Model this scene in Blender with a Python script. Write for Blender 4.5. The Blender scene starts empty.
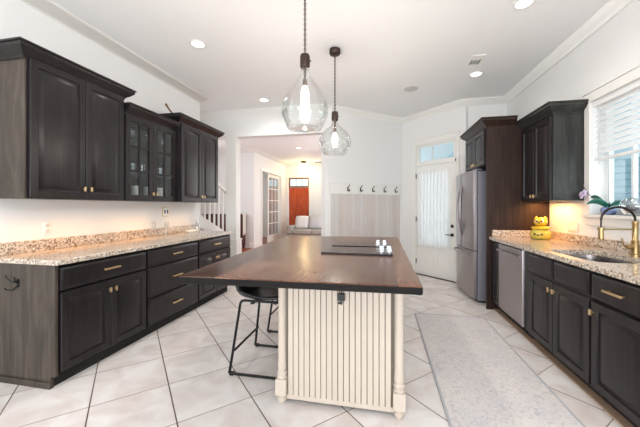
import bpy, bmesh, math, random
from mathutils import Vector, Matrix
random.seed(7)
S = bpy.context.scene
COL = S.collection
R = math.radians

# ------------------------------------------------------------------ camera
TH = math.atan(61 / 299.0)
cam_d = bpy.data.cameras.new('camera')
cam = bpy.data.objects.new('camera', cam_d)
COL.objects.link(cam)
cam.location = (0, 0, 1.29)
cam.rotation_euler = (R(90), 0, TH)
cam_d.sensor_width = 36
cam_d.lens = 299 / 640 * 36
cam_d.shift_y = -7 / 640
cam_d.clip_start = 0.05
S.camera = cam

# ------------------------------------------------------------------ world / light / exposure
w = bpy.data.worlds.new('sky')
S.world = w
w.use_nodes = True
bg = w.node_tree.nodes['Background']
bg.inputs[0].default_value = (0.80, 0.91, 1.0, 1)
bg.inputs[1].default_value = 1.5
S.view_settings.view_transform = 'Standard'
S.view_settings.look = 'None'
S.view_settings.gamma = 1
S.view_settings.exposure = 0.20


def area(name, loc, rot, sx, sy, power, col=(1, 1, 1), spread=180):
    d = bpy.data.lights.new(name, 'AREA')
    d.shape = 'RECTANGLE'
    d.size, d.size_y = sx, sy
    d.energy = power
    d.color = col
    d.spread = R(spread)
    o = bpy.data.objects.new(name, d)
    COL.objects.link(o)
    o.location = loc
    o.rotation_euler = rot
    return o


area('fill_behind', (-0.4, -3.3, 1.2), (R(132), 0, R(-14)), 4.4, 2.2, 165, (0.97, 0.985, 1.0))  # added fill behind the camera, tilted up to brighten the ceiling
area('daylight_window', (2.75, 2.55, 1.6), (0, R(112), 0), 1.2, 1.6, 20, (0.92, 0.97, 1.0))
area('daylight_door', (1.75, 6.95, 1.5), (R(105), 0, R(135)), 0.9, 2.0, 12, (1.0, 1.0, 1.0))
area('fill_living', (-0.45, 8.6, 1.5), (0, R(90), 0), 2.0, 4.5, 62, (0.97, 0.98, 1.0))  # added fill inside the living room, no window in that wall
area('fill_stair', (-5.4, 6.2, 1.9), (0, R(-90), 0), 2.0, 2.6, 40, (0.97, 0.98, 1.0))  # unseen area light inside the hall, where no window is built
area('fill_study', (-5.6, 10.3, 1.6), (0, R(-90), 0), 1.5, 1.5, 12, (1.0, 0.97, 0.93))  # unseen area light within the study, whose walls have no window

# ------------------------------------------------------------------ materials
MATS = {}


def lin(c):
    c = c / 255.0
    return c / 12.92 if c <= 0.04045 else ((c + 0.055) / 1.055) ** 2.4


def rgb(r, g, b):
    return (lin(r), lin(g), lin(b), 1)


def base_mat(name):
    m = bpy.data.materials.new(name)
    m.use_nodes = True
    nt = m.node_tree
    return m, nt, nt.nodes['Principled BSDF']


def plain(name, col, rough=0.5, metal=0.0, coat=0.0, noise=0.04, scale=12.0, emit=None, estr=0, trans=0, bump=0.0):
    m, nt, p = base_mat(name)
    p.inputs['Roughness'].default_value = rough
    p.inputs['Metallic'].default_value = metal
    p.inputs['Coat Weight'].default_value = coat
    if trans:
        p.inputs['Transmission Weight'].default_value = trans
    if noise > 0 and emit is None:
        tc = nt.nodes.new('ShaderNodeTexCoord')
        n = nt.nodes.new('ShaderNodeTexNoise')
        n.inputs['Scale'].default_value = scale
        n.inputs['Detail'].default_value = 4
        nt.links.new(tc.outputs['Object'], n.inputs['Vector'])
        mx = nt.nodes.new('ShaderNodeMix')
        mx.data_type = 'RGBA'
        c1 = [max(0, c * (1 - noise)) for c in col[:3]] + [1]
        c2 = [min(1, c * (1 + noise)) for c in col[:3]] + [1]
        mx.inputs['A'].default_value = c1
        mx.inputs['B'].default_value = c2
        nt.links.new(n.outputs['Fac'], mx.inputs['Factor'])
        nt.links.new(mx.outputs['Result'], p.inputs['Base Color'])
        if bump:
            b = nt.nodes.new('ShaderNodeBump')
            b.inputs['Strength'].default_value = bump
            b.inputs['Distance'].default_value = 0.01
            nt.links.new(n.outputs['Fac'], b.inputs['Height'])
            nt.links.new(b.outputs['Normal'], p.inputs['Normal'])
    else:
        p.inputs['Base Color'].default_value = col
    if emit is not None:
        p.inputs['Emission Color'].default_value = emit
        p.inputs['Emission Strength'].default_value = estr
    MATS[name] = m
    return m


def wood(name, c1, c2, c3=None, stretch=(14, 14, 1.2), rough=0.35, coat=0.0, scale=2.0, spec=0.5):
    m, nt, p = base_mat(name)
    tc = nt.nodes.new('ShaderNodeTexCoord')
    mp = nt.nodes.new('ShaderNodeMapping')
    mp.inputs['Scale'].default_value = stretch
    nt.links.new(tc.outputs['Object'], mp.inputs['Vector'])
    n = nt.nodes.new('ShaderNodeTexNoise')
    n.inputs['Scale'].default_value = scale
    n.inputs['Detail'].default_value = 6
    n.inputs['Distortion'].default_value = 1.2
    nt.links.new(mp.outputs['Vector'], n.inputs['Vector'])
    cr = nt.nodes.new('ShaderNodeValToRGB')
    cr.color_ramp.elements[0].position = 0.3
    cr.color_ramp.elements[0].color = c1
    cr.color_ramp.elements[1].position = 0.7
    cr.color_ramp.elements[1].color = c2
    if c3:
        e = cr.color_ramp.elements.new(0.5)
        e.color = c3
    nt.links.new(n.outputs['Fac'], cr.inputs['Fac'])
    nt.links.new(cr.outputs['Color'], p.inputs['Base Color'])
    p.inputs['Roughness'].default_value = rough
    p.inputs['Coat Weight'].default_value = coat
    p.inputs['Coat Roughness'].default_value = 0.25
    p.inputs['Specular IOR Level'].default_value = spec
    b = nt.nodes.new('ShaderNodeBump')
    b.inputs['Strength'].default_value = 0.08
    b.inputs['Distance'].default_value = 0.004
    nt.links.new(n.outputs['Fac'], b.inputs['Height'])
    nt.links.new(b.outputs['Normal'], p.inputs['Normal'])
    MATS[name] = m
    return m


def glassy(name, tint=(1, 1, 1, 1), rough=0.0, refl=0.08, edge=0.6):
    """thin glass: see-through straight on, mirror-like at grazing angles"""
    m = bpy.data.materials.new(name)
    m.use_nodes = True
    nt = m.node_tree
    nt.nodes.clear()
    out = nt.nodes.new('ShaderNodeOutputMaterial')
    t = nt.nodes.new('ShaderNodeBsdfTransparent')
    t.inputs['Color'].default_value = tint
    g = nt.nodes.new('ShaderNodeBsdfGlossy')
    g.inputs['Roughness'].default_value = rough
    lw = nt.nodes.new('ShaderNodeLayerWeight')
    lw.inputs['Blend'].default_value = 0.35
    mr = nt.nodes.new('ShaderNodeMapRange')
    mr.inputs['To Min'].default_value = refl
    mr.inputs['To Max'].default_value = edge
    nt.links.new(lw.outputs['Facing'], mr.inputs['Value'])
    mx = nt.nodes.new('ShaderNodeMixShader')
    nt.links.new(mr.outputs['Result'], mx.inputs['Fac'])
    nt.links.new(t.outputs[0], mx.inputs[1])
    nt.links.new(g.outputs[0], mx.inputs[2])
    nt.links.new(mx.outputs[0], out.inputs['Surface'])
    MATS[name] = m
    return m


def granite(name):
    m, nt, p = base_mat(name)
    tc = nt.nodes.new('ShaderNodeTexCoord')
    v = nt.nodes.new('ShaderNodeTexVoronoi')
    v.inputs['Scale'].default_value = 105
    nt.links.new(tc.outputs['Object'], v.inputs['Vector'])
    n = nt.nodes.new('ShaderNodeTexNoise')
    n.inputs['Scale'].default_value = 52
    n.inputs['Detail'].default_value = 8
    nt.links.new(tc.outputs['Object'], n.inputs['Vector'])
    n2 = nt.nodes.new('ShaderNodeTexNoise')
    n2.inputs['Scale'].default_value = 7
    n2.inputs['Detail'].default_value = 3
    nt.links.new(tc.outputs['Object'], n2.inputs['Vector'])
    sep = nt.nodes.new('ShaderNodeSeparateColor')
    nt.links.new(v.outputs['Color'], sep.inputs['Color'])
    cr = nt.nodes.new('ShaderNodeValToRGB')
    cr.color_ramp.interpolation = 'CONSTANT'
    els = cr.color_ramp.elements
    els[0].position = 0
    els[0].color = rgb(82, 66, 56)
    els[1].position = 0.12
    els[1].color = rgb(160, 130, 104)
    for pos, c in ((0.3, (200, 182, 160)), (0.55, (222, 212, 198)), (0.8, (194, 182, 170)), (0.92, (116, 98, 86))):
        e = els.new(pos)
        e.color = rgb(*c)
    nt.links.new(sep.outputs['Red'], cr.inputs['Fac'])
    cr2 = nt.nodes.new('ShaderNodeValToRGB')
    cr2.color_ramp.elements[0].position = 0.38
    cr2.color_ramp.elements[0].color = rgb(96, 74, 60)
    cr2.color_ramp.elements[1].position = 0.56
    cr2.color_ramp.elements[1].color = rgb(230, 219, 205)
    nt.links.new(n.outputs['Fac'], cr2.inputs['Fac'])
    mx = nt.nodes.new('ShaderNodeMix')
    mx.data_type = 'RGBA'
    nt.links.new(n2.outputs['Fac'], mx.inputs['Factor'])
    nt.links.new(cr.outputs['Color'], mx.inputs['A'])
    nt.links.new(cr2.outputs['Color'], mx.inputs['B'])
    nt.links.new(mx.outputs['Result'], p.inputs['Base Color'])
    p.inputs['Roughness'].default_value = 0.13
    MATS[name] = m
    return m


def math_node(nt, op, a, b=None):
    n = nt.nodes.new('ShaderNodeMath')
    n.operation = op
    for i, x in enumerate((a, b)):
        if x is None:
            continue
        if isinstance(x, (int, float)):
            n.inputs[i].default_value = x
        else:
            nt.links.new(x, n.inputs[i])
    return n.outputs[0]


def tile_mat(name):
    """large stone tiles laid on the diagonal with narrow brown joints"""
    m, nt, p = base_mat(name)
    tc = nt.nodes.new('ShaderNodeTexCoord')
    sx = nt.nodes.new('ShaderNodeSeparateXYZ')
    nt.links.new(tc.outputs['Object'], sx.inputs[0])
    X, Y = sx.outputs[0], sx.outputs[1]
    c, q = 0.69466, 0.71934
    a = math_node(nt, 'ADD', math_node(nt, 'MULTIPLY', X, -q), math_node(nt, 'MULTIPLY', Y, -c))
    b = math_node(nt, 'ADD', math_node(nt, 'MULTIPLY', X, -c), math_node(nt, 'MULTIPLY', Y, q))
    PA, PB = 0.458, 0.461
    ua = math_node(nt, 'DIVIDE', math_node(nt, 'ADD', a, PA * 40 - 0.220), PA)
    ub = math_node(nt, 'DIVIDE', math_node(nt, 'ADD', b, PB * 40 - 0.115), PB)
    fa, fb = math_node(nt, 'FRACT', ua), math_node(nt, 'FRACT', ub)

    def edge(f, half):
        d = math_node(nt, 'ABSOLUTE', math_node(nt, 'SUBTRACT', f, 0.5))
        return math_node(nt, 'GREATER_THAN', d, 0.5 - half)
    ga, gb = edge(fa, 0.0085), edge(fb, 0.0070)
    # per tile tone
    cell = nt.nodes.new('ShaderNodeCombineXYZ')
    nt.links.new(math_node(nt, 'FLOOR', ua), cell.inputs[0])
    nt.links.new(math_node(nt, 'FLOOR', ub), cell.inputs[1])
    wn = nt.nodes.new('ShaderNodeTexWhiteNoise')
    nt.links.new(cell.outputs[0], wn.inputs['Vector'])
    n = nt.nodes.new('ShaderNodeTexNoise')
    n.inputs['Scale'].default_value = 4.5
    n.inputs['Detail'].default_value = 7
    n.inputs['Distortion'].default_value = 0.6
    off = nt.nodes.new('ShaderNodeVectorMath')
    off.operation = 'MULTIPLY_ADD'
    nt.links.new(wn.outputs['Color'], off.inputs[0])
    off.inputs[1].default_value = (5, 5, 5)
    nt.links.new(tc.outputs['Object'], off.inputs[2])
    nt.links.new(off.outputs[0], n.inputs['Vector'])
    cr = nt.nodes.new('ShaderNodeValToRGB')
    cr.color_ramp.elements[0].position = 0.32
    cr.color_ramp.elements[0].color = rgb(221, 210, 205)
    cr.color_ramp.elements[1].position = 0.62
    cr.color_ramp.elements[1].color = rgb(241, 236, 234)
    nt.links.new(n.outputs['Fac'], cr.inputs['Fac'])
    hv = nt.nodes.new('ShaderNodeHueSaturation')
    nt.links.new(cr.outputs['Color'], hv.inputs['Color'])
    val = math_node(nt, 'ADD', math_node(nt, 'MULTIPLY', wn.outputs['Value'], 0.06), 0.96)
    nt.links.new(val, hv.inputs['Value'])
    m1 = nt.nodes.new('ShaderNodeMix')
    m1.data_type = 'RGBA'
    nt.links.new(gb, m1.inputs['Factor'])
    nt.links.new(hv.outputs['Color'], m1.inputs['A'])
    m1.inputs['B'].default_value = rgb(150, 128, 114)
    m2 = nt.nodes.new('ShaderNodeMix')
    m2.data_type = 'RGBA'
    nt.links.new(ga, m2.inputs['Factor'])
    nt.links.new(m1.outputs['Result'], m2.inputs['A'])
    m2.inputs['B'].default_value = rgb(98, 78, 68)
    nt.links.new(m2.outputs['Result'], p.inputs['Base Color'])
    p.inputs['Roughness'].default_value = 0.32
    bm_ = nt.nodes.new('ShaderNodeBump')
    bm_.inputs['Strength'].default_value = 0.3
    bm_.inputs['Distance'].default_value = 0.003
    inv = math_node(nt, 'SUBTRACT', 1.0, math_node(nt, 'MAXIMUM', ga, gb))
    nt.links.new(inv, bm_.inputs['Height'])
    nt.links.new(bm_.outputs['Normal'], p.inputs['Normal'])
    MATS[name] = m
    return m


def plank_mat(name, cols, width, axis, rough, length=1.6, gap=0.006, gapcol=(40, 26, 20), grain=1.0, spec=0.5, fine=18, dist=1.0, tone=0.45):
    """boards running along Y (axis='Y') or X; each board its own tone"""
    m, nt, p = base_mat(name)
    tc = nt.nodes.new('ShaderNodeTexCoord')
    sx = nt.nodes.new('ShaderNodeSeparateXYZ')
    nt.links.new(tc.outputs['Object'], sx.inputs[0])
    across = sx.outputs[0 if axis in 'YZ' else 1]
    along = sx.outputs[{'Y': 1, 'X': 0, 'Z': 2}[axis]]
    ua = math_node(nt, 'ADD', math_node(nt, 'DIVIDE', across, width), 100.0)
    ia = math_node(nt, 'FLOOR', ua)
    fa = math_node(nt, 'FRACT', ua)
    wn0 = nt.nodes.new('ShaderNodeTexWhiteNoise')
    wn0.noise_dimensions = '1D'
    nt.links.new(ia, wn0.inputs['W'])
    ul = math_node(nt, 'ADD', math_node(nt, 'DIVIDE', along, length), math_node(nt, 'MULTIPLY', wn0.outputs['Value'], 7.0))
    il = math_node(nt, 'FLOOR', ul)
    cell = nt.nodes.new('ShaderNodeCombineXYZ')
    nt.links.new(ia, cell.inputs[0])
    nt.links.new(il, cell.inputs[1])
    wn = nt.nodes.new('ShaderNodeTexWhiteNoise')
    nt.links.new(cell.outputs[0], wn.inputs['Vector'])
    mp = nt.nodes.new('ShaderNodeMapping')
    st = {'Y': (fine, 1.3, fine), 'X': (1.3, fine, fine), 'Z': (fine, fine, 1.3)}[axis]
    mp.inputs['Scale'].default_value = st
    ad = nt.nodes.new('ShaderNodeVectorMath')
    ad.operation = 'MULTIPLY_ADD'
    nt.links.new(wn.outputs['Color'], ad.inputs[0])
    ad.inputs[1].default_value = (9, 9, 9)
    nt.links.new(tc.outputs['Object'], ad.inputs[2])
    nt.links.new(ad.outputs[0], mp.inputs['Vector'])
    n = nt.nodes.new('ShaderNodeTexNoise')
    n.inputs['Scale'].default_value = 2.2
    n.inputs['Detail'].default_value = 6
    n.inputs['Distortion'].default_value = dist
    nt.links.new(mp.outputs['Vector'], n.inputs['Vector'])
    f = math_node(nt, 'ADD', math_node(nt, 'MULTIPLY', n.outputs['Fac'], 0.65 * grain), math_node(nt, 'MULTIPLY', wn.outputs['Value'], tone))
    cr = nt.nodes.new('ShaderNodeValToRGB')
    els = cr.color_ramp.elements
    els[0].position = 0.2
    els[0].color = rgb(*cols[0])
    els[1].position = 0.85
    els[1].color = rgb(*cols[-1])
    for i, c in enumerate(cols[1:-1]):
        e = els.new(0.2 + 0.65 * (i + 1) / (len(cols) - 1))
        e.color = rgb(*c)
    nt.links.new(f, cr.inputs['Fac'])
    d = math_node(nt, 'ABSOLUTE', math_node(nt, 'SUBTRACT', fa, 0.5))
    g = math_node(nt, 'GREATER_THAN', d, 0.5 - gap / width / 2)
    mx = nt.nodes.new('ShaderNodeMix')
    mx.data_type = 'RGBA'
    nt.links.new(g, mx.inputs['Factor'])
    nt.links.new(cr.outputs['Color'], mx.inputs['A'])
    mx.inputs['B'].default_value = rgb(*gapcol)
    nt.links.new(mx.outputs['Result'], p.inputs['Base Color'])
    p.inputs['Roughness'].default_value = rough
    p.inputs['Specular IOR Level'].default_value = spec
    MATS[name] = m
    return m


def siding_mat(name):
    m, nt, p = base_mat(name)
    tc = nt.nodes.new('ShaderNodeTexCoord')
    sx = nt.nodes.new('ShaderNodeSeparateXYZ')
    nt.links.new(tc.outputs['Object'], sx.inputs[0])
    f = math_node(nt, 'FRACT', math_node(nt, 'DIVIDE', math_node(nt, 'ADD', sx.outputs[2], 10.0), 0.16))
    g = math_node(nt, 'GREATER_THAN', f, 0.9)
    mx = nt.nodes.new('ShaderNodeMix')
    mx.data_type = 'RGBA'
    nt.links.new(g, mx.inputs['Factor'])
    mx.inputs['A'].default_value = rgb(176, 206, 218)
    mx.inputs['B'].default_value = rgb(120, 152, 168)
    nt.links.new(mx.outputs['Result'], p.inputs['Base Color'])
    p.inputs['Roughness'].default_value = 0.6
    MATS[name] = m


def rug_mat(name):
    m, nt, p = base_mat(name)
    tc = nt.nodes.new('ShaderNodeTexCoord')
    v = nt.nodes.new('ShaderNodeTexNoise')
    v.inputs['Scale'].default_value = 26
    v.inputs['Detail'].default_value = 8
    v.inputs['Distortion'].default_value = 2.0
    nt.links.new(tc.outputs['Object'], v.inputs['Vector'])
    n = nt.nodes.new('ShaderNodeTexNoise')
    n.inputs['Scale'].default_value = 3.0
    n.inputs['Detail'].default_value = 5
    nt.links.new(tc.outputs['Object'], n.inputs['Vector'])
    cr = nt.nodes.new('ShaderNodeValToRGB')
    cr.color_ramp.elements[0].position = 0.36
    cr.color_ramp.elements[0].color = rgb(186, 182, 188)
    cr.color_ramp.elements[1].position = 0.52
    cr.color_ramp.elements[1].color = rgb(224, 219, 219)
    nt.links.new(v.outputs['Fac'], cr.inputs['Fac'])
    cr2 = nt.nodes.new('ShaderNodeValToRGB')
    cr2.color_ramp.elements[0].position = 0.35
    cr2.color_ramp.elements[0].color = rgb(210, 207, 210)
    cr2.color_ramp.elements[1].position = 0.65
    cr2.color_ramp.elements[1].color = rgb(232, 222, 216)
    nt.links.new(n.outputs['Fac'], cr2.inputs['Fac'])
    mx = nt.nodes.new('ShaderNodeMix')
    mx.data_type = 'RGBA'
    mx.inputs['Factor'].default_value = 0.4
    nt.links.new(cr.outputs['Color'], mx.inputs['A'])
    nt.links.new(cr2.outputs['Color'], mx.inputs['B'])
    nt.links.new(mx.outputs['Result'], p.inputs['Base Color'])
    p.inputs['Roughness'].default_value = 0.95
    MATS[name] = m


plain('wall', rgb(236, 236, 235), 0.6, noise=0.006)
plain('wall_yellow', rgb(240, 226, 186), 0.6, noise=0.01)
plain('ceiling', rgb(244, 244, 244), 0.7, noise=0.006)
plain('trim', rgb(238, 237, 233), 0.35, noise=0.006)
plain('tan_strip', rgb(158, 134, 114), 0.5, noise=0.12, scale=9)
tile_mat('tile')
plank_mat('oak_floor', [(122, 60, 34), (164, 86, 50), (184, 104, 66)], 0.09, 'Y', 0.3, gap=0.003, gapcol=(80, 36, 18))
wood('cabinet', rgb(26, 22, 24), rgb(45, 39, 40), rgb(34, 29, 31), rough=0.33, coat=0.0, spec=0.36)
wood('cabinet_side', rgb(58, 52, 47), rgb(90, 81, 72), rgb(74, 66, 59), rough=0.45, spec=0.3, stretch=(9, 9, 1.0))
wood('cabinet_panel', rgb(38, 27, 23), rgb(60, 44, 37), rgb(49, 35, 30), rough=0.42, spec=0.25)
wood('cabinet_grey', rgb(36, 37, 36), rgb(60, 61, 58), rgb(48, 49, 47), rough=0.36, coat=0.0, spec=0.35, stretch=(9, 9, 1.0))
plain('cabinet_inside', rgb(62, 54, 52), 0.6)
wood('cabinet_frame', rgb(13, 11, 11), rgb(22, 18, 18), rough=0.5, spec=0.15)
plain('gap_dark', rgb(18, 15, 15), 0.8)
granite('granite')
plank_mat('walnut', [(40, 24, 17), (82, 53, 39), (124, 86, 64)], 0.19, 'Y', 0.25, length=3.2, gap=0.003, gapcol=(36, 22, 16), spec=0.34, fine=34, dist=0.3, grain=0.65, tone=0.6)
wood('walnut_edge', rgb(12, 10, 10), rgb(24, 20, 19), stretch=(2, 2, 20), rough=0.5, spec=0.15)
plain('cream', rgb(205, 192, 178), 0.45, noise=0.03, scale=20)
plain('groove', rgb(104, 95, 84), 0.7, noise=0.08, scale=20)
plain('brass', rgb(226, 196, 150), 0.38, metal=1.0, noise=0.03)
plain('gold', rgb(182, 156, 112), 0.32, metal=1.0, noise=0.03)
plain('bronze', rgb(66, 52, 44), 0.4, metal=0.6, noise=0.08)
plain('black_metal', rgb(22, 22, 24), 0.4, metal=0.3, noise=0.05)
plain('black_plastic', rgb(20, 20, 21), 0.4, noise=0.03)
plain('black_leather', rgb(26, 26, 30), 0.28, noise=0.12, scale=60, bump=0.15)
plain('black_glass', rgb(12, 12, 13), 0.12, noise=0.0)
plain('brown_glass', rgb(64, 42, 32), 0.26, noise=0.15, scale=6)
MATS['brown_glass'].node_tree.nodes['Principled BSDF'].inputs['Specular IOR Level'].default_value = 0.3
plain('chrome', rgb(222, 226, 232), 0.12, metal=1.0, noise=0.0)
plain('steel', rgb(168, 161, 163), 0.32, metal=1.0, noise=0.03, scale=4)
plain('steel_sink', rgb(150, 146, 146), 0.25, metal=1.0, noise=0.05, scale=6)
plain('fridge_side', rgb(126, 126, 136), 0.5, metal=0.0, noise=0.02)
plain('white_plastic', rgb(240, 239, 235), 0.35, noise=0.005)
plain('cream_plastic', rgb(236, 226, 204), 0.4, noise=0.005)
plain('blind', rgb(240, 240, 240), 0.5, noise=0.005)
plain('vinyl', rgb(232, 236, 238), 0.35, noise=0.005)
plain('vent_dark', rgb(60, 58, 56), 0.7)
plain('grille', rgb(206, 205, 202), 0.7, noise=0.06, scale=220)
plain('sofa', rgb(172, 166, 160), 0.9, noise=0.08, scale=60, bump=0.1)
plain('pillow_light', rgb(222, 220, 218), 0.9, noise=0.05, scale=60)
plain('pillow_grey', rgb(196, 196, 198), 0.9, noise=0.05, scale=60)
wood('red_wood', rgb(58, 16, 12), rgb(92, 28, 18), rgb(74, 22, 15), rough=0.35)
wood('door_wood', rgb(150, 56, 20), rgb(196, 88, 36), rgb(172, 70, 28), rough=0.35, stretch=(10, 10, 1))
plain('red_paint', rgb(92, 24, 20), 0.4, noise=0.1)
plain('cloth_white', rgb(226, 222, 214), 0.9, noise=0.03)
plain('carpet_grey', rgb(186, 180, 176), 0.95, noise=0.08, scale=90)
plain('leaf', rgb(30, 108, 92), 0.35, noise=0.25, scale=14)
plain('stem', rgb(70, 60, 50), 0.6)
plain('petal', rgb(216, 202, 234), 0.6, noise=0.03)
plain('petal_purple', rgb(150, 110, 190), 0.6)
plain('yellow_glaze', rgb(226, 190, 58), 0.22, noise=0.08, scale=18, coat=0.4)
plain('yellow_green', rgb(204, 186, 76), 0.22, noise=0.18, scale=24, coat=0.4)
plain('ceramic_dark', rgb(60, 44, 26), 0.3)
plain('ceramic_white', rgb(238, 234, 226), 0.25, noise=0.01)
plain('blue_ceramic', rgb(120, 136, 176), 0.2, noise=0.3, scale=30)
plain('stones', rgb(96, 100, 110), 0.6, noise=0.4, scale=60)
plain('driftwood', rgb(120, 90, 64), 0.8, noise=0.2, scale=30)
plain('copper', rgb(190, 130, 100), 0.3, metal=1.0, noise=0.05)
plank_mat('whitewash', [(198, 190, 186), (212, 203, 197), (210, 207, 207), (222, 212, 205)], 0.09, 'Z', 0.7, length=1.9, gap=0.005, gapcol=(190, 182, 178))
rug_mat('rug')
plain('rug_edge', rgb(186, 186, 192), 0.95)
siding_mat('siding')
plain('ground_out', rgb(150, 156, 140), 0.9, noise=0.2)
glassy('pane', (0.93, 0.97, 0.97, 1), 0.0, 0.05, 0.5)
glassy('cab_pane', (0.88, 0.91, 0.92, 1), 0.0, 0.03, 0.16)
glassy('clear_glass', (0.97, 0.98, 0.98, 1), 0.02, 0.04, 0.75)
glassy('tumbler', (0.93, 0.95, 0.96, 1), 0.05, 0.22, 0.9)
plain('lamp_disc', (1, 1, 1, 1), emit=(1, 0.98, 0.94, 1), estr=6)
plain('filament', (1, 0.8, 0.5, 1), emit=(1, 0.80, 0.55, 1), estr=30)
plain('lamp_warm', (1, 0.9, 0.6, 1), emit=(1, 0.82, 0.45, 1), estr=4)
plain('strip_warm', (1, 0.8, 0.5, 1), emit=(1, 0.72, 0.36, 1), estr=3)


def curtain_mat(name, tr=0.3):
    m, nt, p = base_mat(name)
    p.inputs['Base Color'].default_value = rgb(244, 244, 244)
    p.inputs['Roughness'].default_value = 0.9
    out = nt.nodes['Material Output']
    tl = nt.nodes.new('ShaderNodeBsdfTranslucent')
    tl.inputs['Color'].default_value = rgb(246, 247, 250)
    mx = nt.nodes.new('ShaderNodeMixShader')
    mx.inputs[0].default_value = tr
    nt.links.new(p.outputs[0], mx.inputs[1])
    nt.links.new(tl.outputs[0], mx.inputs[2])
    nt.links.new(mx.outputs[0], out.inputs['Surface'])
    MATS[name] = m


curtain_mat('sheer')
curtain_mat('blind_slat', 0.12)

# ------------------------------------------------------------------ mesh helper


class MB:
    def __init__(self):
        self.bm = bmesh.new()

    def face(self, pts, f=None):
        vs = [self.bm.verts.new(f(*p) if f else p) for p in pts]
        return self.bm.faces.new(vs)

    def box(self, a, b, f=None):
        (x0, y0, z0), (x1, y1, z1) = a, b
        c = [(x0, y0, z0), (x1, y0, z0), (x1, y1, z0), (x0, y1, z0), (x0, y0, z1), (x1, y0, z1), (x1, y1, z1), (x0, y1, z1)]
        v = [self.bm.verts.new(f(*p) if f else p) for p in c]
        for q in ((0, 3, 2, 1), (4, 5, 6, 7), (0, 1, 5, 4), (1, 2, 6, 5), (2, 3, 7, 6), (3, 0, 4, 7)):
            self.bm.faces.new([v[i] for i in q])
        return self

    def rings(self, rs, cap0=True, cap1=True, close=True):
        """loft between closed rings of equal length"""
        vv = [[self.bm.verts.new(p) for p in r] for r in rs]
        n = len(vv[0])
        for i in range(len(vv) - 1):
            for j in range(n if close else n - 1):
                k = (j + 1) % n
                self.bm.faces.new((vv[i][j], vv[i][k], vv[i + 1][k], vv[i + 1][j]))
        if cap0 and close:
            self.bm.faces.new(vv[0][::-1])
        if cap1 and close:
            self.bm.faces.new(vv[-1])
        return self

    def panel(self, u0, u1, v0, v1, f, prof):
        """rectangular loft: prof = [(inset, w), ...] from the back edge to the field"""
        rs = []
        for ins, wv in prof:
            rs.append([f(u0 + ins, v0 + ins, wv), f(u1 - ins, v0 + ins, wv), f(u1 - ins, v1 - ins, wv), f(u0 + ins, v1 - ins, wv)])
        return self.rings(rs)

    def lathe(self, prof, c, n=24, cap0=True, cap1=True, axis='Z'):
        rs = []
        for r, z in prof:
            ring = []
            for i in range(n):
                a = 2 * math.pi * i / n
                x, y = max(r, 1e-4) * math.cos(a), max(r, 1e-4) * math.sin(a)
                if axis == 'Z':
                    ring.append((c[0] + x, c[1] + y, c[2] + z))
                elif axis == 'X':
                    ring.append((c[0] + z, c[1] + x, c[2] + y))
                else:
                    ring.append((c[0] + x, c[1] + z, c[2] + y))
            rs.append(ring)
        return self.rings(rs, cap0, cap1)

    def tube(self, pts, r, n=8, cap=True):
        pts = [Vector(p) for p in pts]
        rr = r if isinstance(r, (list, tuple)) else [r] * len(pts)
        rs = []
        up = None
        for i, p in enumerate(pts):
            if i == 0:
                t = pts[1] - p
            elif i == len(pts) - 1:
                t = p - pts[i - 1]
            else:
                t = (pts[i + 1] - p).normalized() + (p - pts[i - 1]).normalized()
            t.normalize()
            if up is None:
                up = Vector((0, 0, 1)) if abs(t.z) < 0.9 else Vector((1, 0, 0))
            a = t.cross(up)
            if a.length < 1e-5:
                a = t.cross(Vector((0, 1, 0)))
            a.normalize()
            b = a.cross(t).normalized()
            up = b
            rs.append([tuple(p + (a * math.cos(2 * math.pi * k / n) + b * math.sin(2 * math.pi * k / n)) * rr[i]) for k in range(n)])
        return self.rings(rs, cap, cap)

    def sweep(self, path, prof, closed_prof=True, flip=1):
        """sweep a (out, z) profile along a horizontal polyline; 'out' is to the right of travel * flip"""
        P = [Vector(p) for p in path]
        rs = []
        for i, p in enumerate(P):
            def nrm(q, s):
                d = (s - q)
                d.z = 0
                d.normalize()
                return Vector((d.y, -d.x, 0)) * flip
            if i == 0:
                m = nrm(P[0], P[1])
            elif i == len(P) - 1:
                m = nrm(P[-2], P[-1])
            else:
                a, b = nrm(P[i - 1], p), nrm(p, P[i + 1])
                m = (a + b)
                m = m / max(m.dot(a), 0.2)
            rs.append([tuple(p + m * o + Vector((0, 0, z))) for o, z in prof])
        return self.rings(rs)

    def sphere(self, c, r, sx=1, sy=1, sz=1, n=14, m=9):
        prof = []
        for i in range(m + 1):
            a = -math.pi / 2 + math.pi * i / m
            prof.append((math.cos(a), math.sin(a)))
        rs = []
        for q, z in prof:
            q = max(q, 1e-3)
            rs.append([(c[0] + r * sx * q * math.cos(2 * math.pi * k / n), c[1] + r * sy * q * math.sin(2 * math.pi * k / n), c[2] + r * sz * z) for k in range(n)])
        return self.rings(rs)


OFF = {}


def finish(name, mb, mat, off, bevel=0.0, smooth=40, sub=0, solid=0.0):
    bm = mb.bm
    bmesh.ops.remove_doubles(bm, verts=bm.verts, dist=1e-6)
    bmesh.ops.recalc_face_normals(bm, faces=bm.faces)
    for v in bm.verts:
        v.co -= Vector(off)
    me = bpy.data.meshes.new(name)
    bm.to_mesh(me)
    bm.free()
    for p in me.polygons:
        p.use_smooth = True
    me.set_sharp_from_angle(angle=R(smooth))
    me.materials.append(MATS[mat])
    o = bpy.data.objects.new(name, me)
    COL.objects.link(o)
    if solid:
        md = o.modifiers.new('solid', 'SOLIDIFY')
        md.thickness = solid
        md.offset = 0
    if bevel:
        md = o.modifiers.new('bevel', 'BEVEL')
        md.width = bevel
        md.segments = 2
        md.limit_method = 'ANGLE'
        md.angle_limit = R(45)
    if sub:
        md = o.modifiers.new('sub', 'SUBSURF')
        md.levels = sub
        md.render_levels = sub
    return o


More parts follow.
